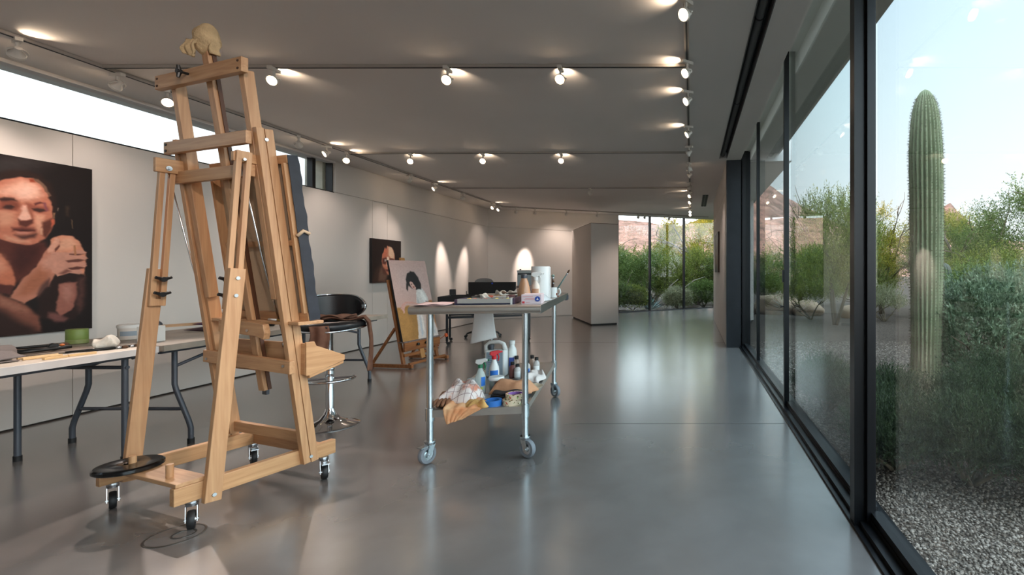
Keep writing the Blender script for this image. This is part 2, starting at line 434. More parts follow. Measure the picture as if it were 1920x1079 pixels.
sd = thing('linear_diffuser', 'long dark grey slot diffuser running along the ceiling beside the side glazing', 'air diffuser', (0, 0, 0))
zz = zc(.5)
m = MB(); m.bb(SL0, SL1, -3.5, SLY - .002, zz + .10, zz + .12); m.build('backing', M['slotdark'], sd)
m = MB()
m.cyl((.505, -3.5, zz + .055), (.505, SLY - .01, zz + .055), .035, n=14); m.build('blade_tube', M['ceilgrey'], sd, smooth=40)
for x in (SL0 + .004, SL1 - .004):
    m = MB(); m.bb(x - .004, x + .004, -3.5, SLY - .004, zc(x) - .004, zz + .1); m.build('rail', M['ceilgrey'], sd)
for y in (1.6, 3.6, 5.4):
    m = MB(); m.lathe([(.036, -.008), (.041, -.004), (.041, .004), (.036, .008)], (.505, y, zz + .055), 14, (0, 1, 0)); m.build('joint_ring', M['slotdark'], sd, smooth=40)
sv = thing('slot_vent', 'short dark slot vent in the ceiling near the far end of the room', 'air vent', (.33, 12.55, zc(.33)))
m = MB(); m.bb(-.07, .07, -1.0, 1.0, -.006, .0); m.build('frame', M['ceilgrey'], sv)
for x in (-.035, .035):
    m = MB(); m.bb(x - .016, x + .016, -.98, .98, -.012, -.006); m.build('slot', M['slotdark'], sv)

# left wall: hung display panels with reveals, clerestory above
w = MB()
ZR = 2.447
ys = [-3.3, 4.2, 8.14, 8.54, YC]
for a, b in zip(ys[:-1], ys[1:]):
    w.bb(XL - .10, XL, a + .003, b - .003, .014, ZR)
w.bb(XL - .30, XL - .10, -3.6, YC + .05, 0, ZR)
w.bb(XL - .30, XL, 7.30, YC, ZR + .014, 2.95)
w.bb(XL - .30, XL - .02, 7.30, YC, ZR, ZR + .02)
struct(w.build('wall_left', M['wall']))
cw = thing('window_1', 'long clerestory window high in the left wall', 'window'); cw['kind'] = 'structure'
m = MB()
m.bb(XL - .20, XL - .02, -3.3, 7.30, ZR, ZR + .018)
m.bb(XL - .14, XL - .06, 6.93, 6.99, ZR, 2.95); m.bb(XL - .14, XL - .04, 7.285, 7.30, ZR, 2.95)
m.build('frame', M['frame'], cw)
m = MB(); m.bb(XL - .12, XL - .0, -3.3, 7.30, 2.895, 2.95); m.build('header', M['ceiling'], cw)
M['glass'] = glassmat('clear_glass', (.95, .985, .97))
M['glassteal'] = glassmat('pale_green_glass', (.905, .972, .96))
for a, b in ((-3.3, 6.93), (6.99, 7.285)):
    m = MB(); m.bb(XL - .105, XL - .095, a, b, ZR + .018, 2.94); m.build('pane', M['glass'], cw)
m = MB(); m.bb(-5.80, XL - .16, 7.25, 9.5, 0, 3.02)
struct(m.build('wall_outer', mat('board_formed_concrete', (176, 166, 150), .85, var=.25, vscale=4, bump=.4, bscale=14)))

# back wall (runs away at an angle) and its glazing
XW = -2.27
w = MB()
def bslab(x0, x1, z0, z1, t0=0., t1=.2):
    a = Vector((x0, yb(x0), 0)) + NB * t0; b = Vector((x1, yb(x1), 0)) + NB * t0
    o = NB * (t1 - t0)
    vs = [(*a.xy, z0), (*b.xy, z0), (*(b + o).xy, z0), (*(a + o).xy, z0)]
    return vs + [(p[0], p[1], z1) for p in vs]
BF = [(0, 3, 2, 1), (4, 5, 6, 7), (0, 1, 5, 4), (1, 2, 6, 5), (2, 3, 7, 6), (3, 0, 4, 7)]
w.add(bslab(XL, XW, .014, ZR), BF); w.add(bslab(XL, XW, ZR + .014, 3.1), BF); w.add(bslab(XL - .3, XW, 0, 3.1, .02, .2), BF)
struct(w.build('wall_back', M['wall']))
bw = thing('window_2', 'floor to ceiling window across the far end of the room', 'window'); bw['kind'] = 'structure'
m = MB()
xs = [XW, -1.323, -.234, .90, 1.55]
for x in xs:
    p = Vector((x, yb(x), 0)) + NB * .06
    m.box((p.x, p.y, 1.56), (.05, .09, 3.1), math.atan2(DB.y, DB.x))
m.add(bslab(XW, 1.6, -.01, .018, .0, .12), BF)
m.build('frame', M['frame'], bw)
for a, b in zip(xs[:-1], xs[1:]):
    m = MB(); m.add(bslab(a + .02, b - .02, .018, 3.13, .055, .065), BF); m.build('pane', M['glass'], bw)

# right wall stub with dark steel end, then the side glazing
w = MB()
w.bb(.58, .66, 8.165, 12.88, .014, 2.598); w.bb(.58, .66, 8.165, 12.88, 2.606, 3.2); w.bb(.585, .97, 8.165, 12.88, 0, 3.2)
w.bb(.97, 1.62, 12.7, 12.88, 0, 3.2)
struct(w.build('wall_right', M['wall']))
w = MB(); w.bb(.578, .815, 8.02, 8.16, 0, zc(.58) + .02); w.bb(.815, .98, 8.10, 8.16, 0, 3.3)
struct(w.build('trim_2', M['steel']))
w = MB(); w.bb(-6.2, .9, -3.75, -3.6, 0, 3.3)
struct(w.build('wall_rear', M['wall']))

gw = thing('window_3', 'sliding glass wall along the right side facing the garden', 'window'); gw['kind'] = 'structure'
m = MB()
m.bb(.79, 1.0, -3.5, 8.12, -.08, .012); m.bb(.82, .97, -3.5, 8.12, .012, .034); m.bb(.865, .94, -3.5, 8.12, .034, .052)
m.build('track', M['frame'], gw)
m = MB()
m.bb(.795, .90, 2.365, 2.43, 0, 3.3); m.bb(.85, .885, 2.34, 2.365, .03, 3.3)
m.bb(.845, .89, 4.42, 4.46, .03, 3.3); m.bb(.872, .915, 6.50, 6.525, .03, 3.3); m.bb(.84, .94, 8.04, 8.1, .03, 3.3)
m.bb(.87, .925, -3.5, 2.355, .052, .085); m.bb(.87, .935, 2.43, 4.42, .05, .072); m.bb(.87, .935, 4.46, 6.5, .05, .065); m.bb(.87, .935, 6.52, 8.04, .05, .065)
m.build('frame', M['frame'], gw)
for a, b in ((-3.4, 2.355), (2.43, 4.42), (4.46, 6.50), (6.525, 8.04)):
    m = MB(); m.bb(.896, .904, a, b, .05, 3.28); m.build('pane', M['glassteal'] if a > 0 else M['glass'], gw)
m = MB(); m.bb(.830, .846, 4.43, 4.45, 1.16, 1.27); m.bb(.815, .846, 4.434, 4.446, .93, .945); m.bb(.812, .82, 4.425, 4.455, .925, .95)
m.build('handle', M['blackplastic'], gw, smooth=40)

g4 = thing('window_4', 'floor to ceiling side window of the far bay', 'window'); g4['kind'] = 'structure'
m = MB()
for y in (12.9, 15.0, yb(1.6) + .05): m.bb(1.56, 1.64, y - .03, y + .03, 0, 3.2)
m.bb(1.56, 1.64, 12.9, yb(1.6), -.01, .03); m.bb(1.56, 1.64, 12.9, yb(1.6), 3.1, 3.3); m.build('frame', M['frame'], g4)
for a, b in ((12.93, 14.97), (15.03, yb(1.6))):
    m = MB(); m.bb(1.595, 1.605, a, b, .03, 3.1); m.build('pane', M['glass'], g4)

# floor box cover in the concrete near the camera
fb = thing('floor_box', 'round flush floor outlet cover in the concrete near the big easel', 'floor outlet', (-2.45, 2.295, 0))
m = MB(); m.lathe([(.108, 0), (.108, .002), (.100, .0025), (.100, 0)], (0, 0, .0005), 40, closed=True); m.build('ring', mat('brass_ring_dark', (96, 90, 84), .35, .6), fb, smooth=40)
m = MB(); m.lathe([(.100, 0), (.099, .0015)], (0, 0, .0005), 40); m.build('cover', M['floor'], fb, smooth=40)
m = MB(); m.lathe([(.045, 0), (.045, .002), (.038, .002), (.038, 0)], (.03, .01, .002), 24, closed=True); m.build('inner_lid', mat('lid_dark', (84, 80, 76), .35, .5), fb, smooth=40)

# ------------------------------------------------------------------ ceiling tracks and spotlights
def track(name_label, a, b):
    a = Vector(a); b = Vector(b)
    t = thing('track_rail', name_label, 'lighting track', (a.x, a.y, zc(a.x)))
    a2 = Vector((a.x, a.y, zc(a.x) - .013)); b2 = Vector((b.x, b.y, zc(b.x) - .013)); o = Vector((a.x, a.y, zc(a.x)))
    m = MB(); m.bar(a2 - o, b2 - o, .036, .024); m.build('channel', M['trackwhite'], t)
    m = MB(); m.bar(a2 - o + Vector((0, 0, -.0125)), b2 - o + Vector((0, 0, -.0125)), .014, .004); m.build('slot', M['slotdark'], t)
    return t
XT = -4.81; XR = -.04
track('lighting track along the left side of the ceiling under the clerestory', (XT, -1.0, 0), (XT, 12.34, 0))
track('lighting track running away down the right side of the ceiling', (XR, -1.0, 0), (XR, 15.65, 0))
track('nearest lighting track crossing the ceiling from side to side', (XT, 3.95, 0), (XR, 4.28, 0))
track('second lighting track crossing the ceiling, behind the nearest one', (XT, 6.81, 0), (XR, 7.37, 0))
track('third lighting track crossing the ceiling, the thin far one without a lit row', (XT, 9.64, 0), (XR, 10.43, 0))
track('angled lighting track following the back wall and far window', (XT, 12.36, 0), (.55, 15.73 + .7 * .55, 0))

def make_spot(lit):
    t = thing('track_spotlight', 'x', 'track spotlight')
    m = MB(); m.bb(-.018, .018, -.055, .055, -.05, -.026); m.cyl((0, 0, -.085), (0, 0, -.05), .010, n=10); m.build('adapter', M['fixwhite'], t, smooth=40)
    Rm = Matrix.Rotation(R(-58), 3, 'X')       # head axis: local -Z swung towards -Y
    d = Rm @ Vector((0, 0, -1)); o = Vector((0, 0, -.125))
    m = MB()
    m.tube([o + Rm @ Vector((.048 * math.sin(a), 0, .045 * math.cos(a) - .002)) for a in [PI * (-.5 + k / 10.) for k in range(11)]], .005, 6)
    m.tube([(0, 0, -.08), o + Rm @ Vector((0, 0, .045))], .006, 6)
    m.build('yoke', M['fixwhite'], t, smooth=40)
    m = MB(); m.lathe([(.013, .05), (.018, .048), (.020, .02), (.041, -.012), (.044, -.012), (.044, -.030), (.039, -.030), (.038, -.014)], o, 20, axis=-d)
    m.build('head', M['fixwhite'], t, smooth=40)
    m = MB(); m.lathe([(.033, -.019), (.028, -.023), (.016, -.026), (.001, -.027)], o, 18, axis=-d)
    m.build('bulb', M['bulb'] if lit else M['bulboff'], t, smooth=True)
    return t
ORD = ['first', 'second', 'third', 'fourth', 'fifth', 'sixth', 'seventh', 'eighth', 'ninth', 'tenth', 'eleventh', 'twelfth']
GRP = 'track spotlights under the ceiling'
lit0 = make_spot(True); off0 = make_spot(False); ufl = {True: 0, False: 0}
def spot(x, y, aim, lit, label):
    """aim: world point the head looks at"""
    src = lit0 if lit else off0
    rz = math.atan2(aim[1] - y, aim[0] - x) + PI / 2
    if not ufl[lit]:
        o = src; o.location = (x, y, zc(x)); o.rotation_euler = (0, 0, rz); o['label'] = label; o['group'] = GRP
    else: o = dup(src, (x, y, zc(x)), rz, label, GRP)
    ufl[lit] += 1
    return o
def lamp(x, y, aim, power, ang=34, blend=.7, rad=.03, col=(1, .83, .735), z=None):
    p = Vector((x, y, (zc(x) - .15) if z is None else z)); d = (Vector(aim) - p).normalized()
    L = bpy.data.lights.new('spot_beam', 'SPOT'); L.energy = power; L.spot_size = R(ang); L.spot_blend = blend; L.color = col; L.shadow_soft_size = rad
    o = bpy.data.objects.new('spot_beam', L); COL.objects.link(o)
    o.location = p + d * .05; o.rotation_euler = d.to_track_quat('-Z', 'Y').to_euler()
    return o
def spill(x, y, aim, power=2.2):
    """light leaking out of the back of an open lamp head onto the ceiling"""
    p = Vector((x, y, zc(x) - .10)); d = Vector((x - aim[0], y - aim[1], 0)).normalized() * .75 + Vector((0, 0, .65))
    lamp(x + d.x * .03, y + d.y * .03, p + d, power, 100, 1.0, .01, (1, .78, .56), z=p.z)

LEFT = [(3.45, (XL, 3.75, 1.5), 0), (4.05, (XL, 4.1, 1.5), 0), (4.44, (-2.9, 2.6, .6), 1), (5.92, (XL, 6.6, 1.2), 0), (6.37, (XL, 5.6, 1.0), 1), (6.74, (-3.4, 4.2, .2), 1),
        (8.25, (XL, 8.5, 1.3), 0), (9.05, (XL, 8.45, 1.35), 1), (10.17, (XL, 10.5, 1.3), 0), (11.7, (XL, 10.7, 1.5), 1), (12.05, (XL, 11.15, 1.5), 1)]
for i, (y, aim, l) in enumerate(LEFT):
    spot(XT, y, aim, True, 'spotlight on the left ceiling track, %s counting away from the camera' % ORD[i])
CR1 = [(-3.49, 4.04), (-2.09, 4.14), (-1.14, 4.20)]
for i, (x, y) in enumerate(CR1):
    spot(x, y, (x * .9, y - 3, 0), True, '%s of the three lit spotlights on the nearest cross track, counting from the left' % ORD[i])
CR2 = [(-4.01, 6.90), (-3.03, 7.02), (-1.93, 7.15)]
for i, (x, y) in enumerate(CR2):
    spot(x, y, (x * .8, y - 3, 0), True, '%s of the three lit spotlights on the second cross track, counting from the left' % ORD[i])
spot(-2.12, 10.09, (-2.0, 11.4, 1.2), False, 'lone unlit spotlight on the third cross track above the freestanding partition')
RT = [(3.21, (-1.5, 1.5, 0), 1), (4.15, (-2.5, 2.2, 0), 1), (4.83, (-2.6, 3.4, 0), 1), (5.99, (-3.5, 5.0, 0), 1), (6.95, (-3, 8, 0), 0), (8.0, (.58, 9.6, 1), 1), (8.57, (-3, 9, 1), 0), (9.75, (-2.9, 12.6, .3), 1),
      (10.85, (-2, 9.0, 0), 1), (11.84, (-2, 10, 0), 1), (13.7, (-1, 11.5, 0), 1), (14.4, (-1, 12, 0), 1)]
for i, (y, aim, l) in enumerate(RT):
    spot(XR, y, aim, bool(l), 'spotlight on the right-hand ceiling track, %s counting away from the camera' % ORD[i])
BK = [(-4.55, 12.54), (-4.155, 12.82), (-3.45, 13.31), (-2.70, 13.84), (-1.61, 14.6), (-1.43, 14.73), (-.705, 15.24)]
BKT = ['over the corner of the back wall', 'over the desk end of the back wall', 'left of the partition', 'directly above the partition', 'left of a close pair', 'right of a close pair', 'near the middle of the far window']
for i, (x, y) in enumerate(BK):
    spot(x, y, (x - .5, y + .9, 1.2), i in (1, 2, 3), 'small spotlight on the angled back track, %s' % BKT[i])

WM_ = (1, .80, .62)
spot(XR, 1.1, (-2.6, 2.4, .8), True, 'added unseen spotlight at the near end of the right-hand ceiling track, beside the camera')  # two fixtures added out of view to carry extra beams
spot(XR, .1, (-3.4, 2.8, .8), True, 'added unseen spotlight on the right-hand ceiling track behind the camera')
lamp(XR, 1.1, (-2.6, 2.3, .4), 50, 60, 1)  # added beam brightening the easel from beside the camera
lamp(XR, .1, (-2.9, 2.5, 1.75), 75, 48, 1)  # added beam on the easel front and left wall, source unseen
lamp(XT, 3.45, (XL, 3.8, 1.6), 26, 70, 1)
lamp(XT, 4.05, (XL, 4.6, 1.0), 10.8, 100, 1)
lamp(XT, 4.44, (-2.85, 2.75, .6), 100, 40, .5)
lamp(XT, 5.92, (XL, 6.2, 1.0), 12.6, 100, 1)
lamp(XT, 6.37, (-3.6, 4.4, .2), 33, 46, .8)
lamp(XT, 6.74, (XL, 7.4, 1.0), 10.8, 100, 1)
lamp(XT, 8.25, (XL, 8.5, 1.2), 12.6, 84, 1)
lamp(XT, 9.05, (XL, 8.45, 1.35), 15, 50, 1)
lamp(XT, 10.17, (XL, 10.45, 1.25), 136, 27, .9)
lamp(XT, 11.7, (XL, 11.35, 1.25), 119, 25, .9)
lamp(XT, 12.05, (XL, 12.3, .8), 10, 100, 1)
lamp(-4.155, 12.82, (-4.60, 13.28, 1.45), 199.5, 24, .9)
lamp(-3.45, 13.31, (-3.9, 13.9, .8), 20, 120, 1)
lamp(-2.70, 13.84, (-3.1, 14.4, .8), 18, 120, 1)
lamp(-3.49, 4.04, (-2.85, 1.9, 0), 55, 58, .9)
lamp(-2.09, 4.14, (-2.9, 1.6, 0), 18, 60, 1)
lamp(-1.14, 4.20, (-2.0, 2.4, 0), 10, 60, 1)
lamp(-4.01, 6.90, (-3.9, 5.2, 0), 18, 60, 1)
lamp(-3.03, 7.02, (-3.2, 5.2, 0), 18, 60, 1)
lamp(-1.93, 7.15, (-2.4, 5.6, .3), 14, 60, 1)
lamp(XR, 3.21, (-2.2, 1.9, 0), 27.5, 60, 1)
lamp(XR, 4.15, (-2.4, 2.4, .2), 44, 46, .8)
lamp(XR, 4.83, (-2.6, 3.6, .5), 44, 46, .8)
lamp(XR, 5.99, (-3.4, 5.4, .6), 44, 46, .8)
lamp(XR, 10.85, (-2.9, 9.2, 0), 44, 60, 1)
lamp(XR, 11.84, (-1.72, 11.72, 1.3), 49.5, 26, .9)
lamp(XR, 9.75, (-2.9, 12.6, .3), 49.5, 30, .9)
lamp(XR, 13.7, (-.4, 12.4, 0), 26, 90, 1)
lamp(XR, 14.4, (.2, 14.9, 0), 26, 90, 1)
lamp(XR, 8.0, (.58, 9.6, 1.1), 24.8, 60, 1)
for x, y in CR1: spill(x, y, (x * .9, y - 3, 0), 3.5)
for x, y in CR2: spill(x, y, (x * .8, y - 3, 0), 6)
for y in (3.21, 4.15, 4.83, 5.99, 10.85, 13.7): spill(XR, y, (2, y - .6, 0), 2.2)
for y in (3.45, 6.37, 6.74, 9.05, 11.7): spill(XT, y, (XL - 1, y, 0), 1.6)
# ------------------------------------------------------------------ garden and hills
GZ = -.06
g = MB(); g.grid(lambda u, v: (-70 + 190 * u, -40 + 190 * v, GZ), 10, 10)
struct(g.build('ground', M['gravel'], fix=False))

def polar_hill(name, az0, az1, prof, dist, depth, na, nr, seed, amp, label=None):
    rng = np.random.default_rng(seed)
    k = rng.uniform(.02, .16, (28, 2)) * rng.choice([-1, 1], (28, 2)); ph = rng.uniform(0, 6.28, 28); am = 1 / (np.hypot(k[:, 0], k[:, 1]) / .03) ** .9
    a = np.linspace(az0, az1, na); r = np.linspace(0, 1, nr)
    A, Rr = np.meshgrid(a, r)
    px, pz = zip(*prof)
    H = np.interp(A, px, pz)
    D = dist + depth * Rr
    X = np.tan(A) * D if abs(az0) < 1.4 and abs(az1) < 1.4 else np.sin(A) * D
    Y = D if abs(az0) < 1.4 and abs(az1) < 1.4 else np.cos(A) * D
    n = np.zeros_like(X)
    for i in range(28): n += am[i] * (1 - np.abs(np.sin(k[i, 0] * X + k[i, 1] * Y + ph[i])) * 2)
    n /= am.sum()
    s = np.sin(np.clip(Rr / .75, 0, 1) * PI / 2) ** 1.15
    Z = H * (dist + depth * .75) * s * (1 + amp * n * (s ** .5)) + 1.25 * s + GZ - .3
    Z[0] = GZ - .5
    vs = np.stack([X, Y, Z], -1).reshape(-1, 3)
    m = MB(); m.v = [tuple(p) for p in vs]
    m.f = [(j * na + i, j * na + i + 1, (j + 1) * na + i + 1, (j + 1) * na + i) for j in range(nr - 1) for i in range(na - 1)]
    m.mi = [0] * len(m.f)
    return struct(m.build(name, M['mountain'], smooth=True, fix=False))
at = math.atan
polar_hill('mountain_north', at(-.55), at(1.1),
           [(at(t), h) for t, h in [(-.55, .10), (-.2, .115), (-.15, .108), (-.12, .107), (-.09, .103), (-.06, .098), (-.02, .096), (.02, .110), (.06, .14), (.10, .178), (.13, .185), (.16, .180), (.19, .155), (.24, .130), (.29, .105), (.34, .085), (.42, .07), (.48, .085), (.51, .125), (.535, .142), (.56, .12), (.60, .08), (.7, .06), (1.1, .04)]],
           150, 170, 520, 90, 5, .16)
# unseen hill added to the west to keep the low sun off the clerestory
hv = MB()
def sunblock_shape(u, v):
    t = -60 + 160 * u; s = math.sin(PI * v)
    h = 10.4 + .5 * math.sin(t * .11) + .5 * math.sin(t * .31 + 1)
    return (-52 - .12 * t + 18 * (v - .5) * 2, t, GZ - .2 + h * s)
hv.grid(sunblock_shape, 60, 12); struct(hv.build('sunblock_hill', M['mountain'], smooth=True, fix=False))

def quads_obj(name, V, mat, parent=None, loc=(0, 0, 0)):
    """V: (n, 4, 3) array of separate quads"""
    n = V.shape[0]
    me = bpy.data.meshes.new(name)
    me.vertices.add(n * 4); me.vertices.foreach_set('co', V.reshape(-1).astype(np.float32))
    me.loops.add(n * 4); me.loops.foreach_set('vertex_index', np.arange(n * 4, dtype=np.int32))
    me.polygons.add(n); me.polygons.foreach_set('loop_start', np.arange(0, n * 4, 4, dtype=np.int32))
    me.materials.append(mat); me.update(calc_edges=True)
    o = bpy.data.objects.new(name, me); COL.objects.link(o); o.location = loc
    if parent is not None: o.parent = parent
    return o

def sprigs(rng, c, r, S, L, slen, ll, lw, up=.5, shell=.55, spread=.8, low=0.0, clump=0):
    """leafy sprigs filling an ellipsoid: S sprigs of L leaves each -> (S*L, 4, 3) diamonds"""
    c = np.array(c, float); r = np.array(r, float)
    d = rng.normal(size=(S, 3)); d /= np.linalg.norm(d, axis=1, keepdims=True)
    if low is not None: d[:, 2] = np.where(d[:, 2] < -low, -d[:, 2] * rng.uniform(0, 1, S), d[:, 2])
    rad = rng.uniform(shell, 1, S) ** .6
    if clump:
        k = rng.normal(size=(clump, 3)); k /= np.linalg.norm(k, axis=1, keepdims=True)
        if low is not None: k[:, 2] = np.where(k[:, 2] < -low, -k[:, 2], k[:, 2])
        k = k * rng.uniform(.45, .95, (clump, 1))
        idx = rng.integers(0, clump, S)
        base = c + (k[idx] + d * rng.uniform(.05, .34, (S, 1))) * r
    else:
        base = c + d * rad[:, None] * r * .92
    dirn = d * (1 - up) + np.array([0, 0, up]) + rng.normal(scale=.25, size=(S, 3))
    dirn /= np.linalg.norm(dirn, axis=1, keepdims=True)
    t = np.linspace(0, 1, L)[None, :, None] + rng.uniform(-.04, .04, (S, L, 1))
    ln = (slen * rng.uniform(.6, 1.3, (S, 1, 1)))
    droop = np.array([0, 0, -1.0]) * (t ** 2) * ln * .15
    pos = base[:, None, :] + dirn[:, None, :] * (t - .45) * ln + droop
    q = rng.normal(size=(S, L, 3)); ld = dirn[:, None, :] * (1 - spread) + q * spread * .6 + np.array([0, 0, .25])
    ld /= np.linalg.norm(ld, axis=2, keepdims=True)
    sd = np.cross(ld, rng.normal(size=(S, L, 3))); sd /= np.linalg.norm(sd, axis=2, keepdims=True) + 1e-6
    a = ll * rng.uniform(.7, 1.3, (S, L, 1)); b = lw * rng.uniform(.7, 1.2, (S, L, 1))
    V = np.stack([pos, pos + ld * a * .5 + sd * b * .5, pos + ld * a, pos + ld * a * .5 - sd * b * .5], 2)
    return V.reshape(-1, 4, 3)

M['rosemary'] = leafmat('rosemary_leaf', (34, 44, 30), (80, 96, 64))
M['jojoba'] = leafmat('jojoba_leaf', (76, 94, 68), (142, 158, 126))
M['olive'] = leafmat('olive_leaf', (66, 80, 36), (150, 156, 70))
M['yellowgreen'] = leafmat('yellow_green_leaf', (104, 104, 30), (190, 176, 62))
M['deepgreen'] = leafmat('deep_green_leaf', (58, 76, 36), (122, 140, 70))
M['greygreen'] = leafmat('grey_green_leaf', (112, 114, 84), (170, 168, 130))
M['bark'] = mat('grey_bark', (122, 108, 94), .9, var=.3, vscale=6, bump=.5, bscale=30)
M['twig'] = mat('twig_bark', (96, 84, 66), .9, var=.2)

def branches(rng, m, base, top, n, r0, spread, levels=2):
    """tapering limbs from base that fork towards a crown"""
    def limb(p, d, ln, r, lev):
        pts = [p]; q = Vector(p); dd = Vector(d)
        for i in range(4):
            dd = (dd + Vector(rng.normal(scale=.16, size=3))).normalized(); q = q + dd * (ln / 4); pts.append(q.copy())
        m.tube(pts, [r * (1 - .16 * i) for i in range(5)], 6)
        if lev > 0:
            for i in range(3 if lev > 1 else 2):
                nd = (dd + Vector(rng.normal(scale=.55, size=3))); nd.z = abs(nd.z) * .8 + .15
                limb(pts[rng.integers(2, 5)], nd.normalized(), ln * .62, r * .5, lev - 1)
    for i in range(n):
        a = rng.uniform(0, 2 * PI); d = Vector((math.cos(a) * spread, math.sin(a) * spread, 1)).normalized()
        limb(Vector(base) + Vector((math.cos(a), math.sin(a), 0)) * r0 * .7, d, top * .62, r0, levels)

def shrub(name, label, cat, loc, r, mat, seed, S, L, slen, ll, lw, up=.5, shell=.4, spread=.7, zoff=0, group=None, stems=6, clump=0, low=.2):
    rng = np.random.default_rng(seed)
    t = thing(name, label, cat, (loc[0], loc[1], GZ), 0, group)
    quads_obj('foliage', sprigs(rng, (0, 0, r[2] * .5 + zoff), (r[0], r[1], r[2] * .56), S, L, slen, ll, lw, up, shell, spread, low, clump), mat, t)
    m = MB(); branches(rng, m, (0, 0, 0), r[2] * .75, stems, .012 + .01 * r[2], .9, 1)
    m.build('stems', M['twig'], t, smooth=True, fix=False)
    return t
def tree(name, label, loc, h, r, mat, seed, S=900, L=14, slen=.5, ll=.09, lw=.04, trunk=3, clump=26, group=None, up=.35, spread=.8, crown=.62):
    rng = np.random.default_rng(seed)
    t = thing(name, label, 'tree', (loc[0], loc[1], GZ), 0, group)
    quads_obj('crown', sprigs(rng, (0, 0, h * crown), (r, r, h * (1 - crown)), S, L, slen, ll, lw, up, .3, spread, None, clump), mat, t)
    m = MB(); branches(rng, m, (0, 0, 0), h, trunk, (.02 if name == 'palo_verde' else .035) + .008 * h, .45, 2)
    m.build('trunk', M['twig'] if name == 'palo_verde' else M['bark'], t, smooth=True, fix=False)
    return t

# low dark shrubs hugging the glass
RG = 'low dark green shrubs outside the glass'
for i, (x, y, rx, ry, h, lb) in enumerate([
        (1.27, 4.55, .28, .40, .46, 'small low dark green needle-leaved shrub seen through the second glass pane'),
        (1.34, 3.20, .32, .40, .46, 'dark green needle-leaved shrub pressed close to the glass beside the thick mullion'),
        (1.72, 2.98, .36, .36, .50, 'dark green needle-leaved shrub reaching furthest onto the near gravel'),
        (2.06, 2.74, .38, .38, .52, 'dark green needle-leaved shrub at the right edge of the near pane'),
        (1.56, 3.88, .38, .40, .50, 'dark green needle-leaved shrub in front of the tall saguaro'),
        (2.08, 3.62, .44, .44, .54, 'dark green needle-leaved shrub below the gap between saguaro and silvery bush'),
        (2.60, 3.50, .44, .50, .58, 'dark green needle-leaved shrub at the right behind the front row'),
        (2.70, 4.15, .50, .44, .58, 'dark green needle-leaved shrub below the big silvery bush')]):
    shrub('rosemary_shrub', lb, 'shrub', (x, y), (rx, ry, h), M['rosemary'], 20 + i, 1700, 36, .26, .024, .0042, .55, .35, .5, 0, None, 8)
shrub('jojoba_bush', 'big silvery grey-green bush to the right of the tall saguaro', 'bush', (3.30, 5.35), (.72, .70, 1.30), M['jojoba'], 41, 1300, 18, .26, .040, .018, .62, .55, .55, .02, None, 10, 0, .75)
shrub('jojoba_bush', 'silvery green bush at the right frame edge behind the first bush', 'bush', (4.35, 5.9), (.80, .8, 1.42), M['jojoba'], 42, 1300, 18, .26, .040, .018, .62, .55, .55, .02, None, 10, 0, .75)
shrub('pale_bush', 'pale dry dome-shaped bush left of the tall saguaro trunk', 'bush', (5.15, 12.9), (.62, .6, .95), M['greygreen'], 43, 420, 16, .3, .05, .014, .5, .4, .6)
shrub('round_bush', 'broad green bush behind the silvery one at the right', 'bush', (5.3, 8.6), (1.3, 1.0, 1.5), M['deepgreen'], 44, 1700, 18, .32, .040, .017, .45, .4)
shrub('round_bush', 'green bush behind the small round cactus', 'bush', (6.6, 10.6), (1.5, 1.2, 1.9), M['olive'], 45, 1700, 18, .35, .045, .018, .45, .4)
shrub('brittle_bush', 'twiggy olive bush filling the gap between the mullion and the saguaro', 'bush', (5.3, 14.4), (.95, .7, 1.7), M['olive'], 46, 1100, 18, .45, .045, .012, .6, .3)
shrub('brittle_bush', 'twiggy olive bush beneath the palo verde in the second pane', 'bush', (3.3, 13.4), (1.1, .7, 1.4), M['olive'], 47, 1100, 18, .45, .045, .012, .6, .3)
shrub('brittle_bush', 'dark bush behind the boulders beyond the glass door', 'bush', (2.35, 16.4), (.8, .5, 1.5), M['deepgreen'], 48, 1100, 18, .4, .045, .016, .5, .3)
# trees beyond the garden
tree('palo_verde', 'wispy palo verde tree seen through the second glass pane', (3.55, 12.0), 3.4, 1.25, M['olive'], 50, 2200, 18, .8, .06, .016, 3, 0, None, .75, .5, .62)
tree('palo_verde', 'yellow-topped tree between the thick mullion and the saguaro', (5.95, 15.2), 3.5, 1.05, M['yellowgreen'], 51, 1330, 20, .5, .05, .019)
tree('mesquite', 'mesquite tree right behind the saguaro with sunlit top', (8.3, 16.5), 3.6, 1.8, M['olive'], 52, 1710, 20, .5, .05, .019)
tree('mesquite', 'taller mesquite tree with feathery top at the right frame edge', (7.7, 11.3), 3.75, 1.25, M['deepgreen'], 53, 1520, 20, .5, .05, .019)
tree('mesquite', 'bushy mesquite filling the gap left of the tallest right-hand tree', (7.4, 14.0), 2.9, 1.5, M['deepgreen'], 54, 1710, 20, .5, .05, .019)
tree('mesquite', 'dark bushy tree far behind the sliding glass door', (4.3, 18.5), 2.6, 1.6, M['deepgreen'], 55, 1520, 20, .5, .05, .019)
tree('mesquite', 'low green tree behind the boulders beyond the sliding door', (2.6, 17.5), 2.0, 1.1, M['olive'], 56, 1330, 20, .5, .05, .019)
tree('mesquite', 'wide low tree behind the pale dome bush', (6.3, 18.6), 2.7, 1.7, M['olive'], 57, 1520, 20, .5, .05, .019)
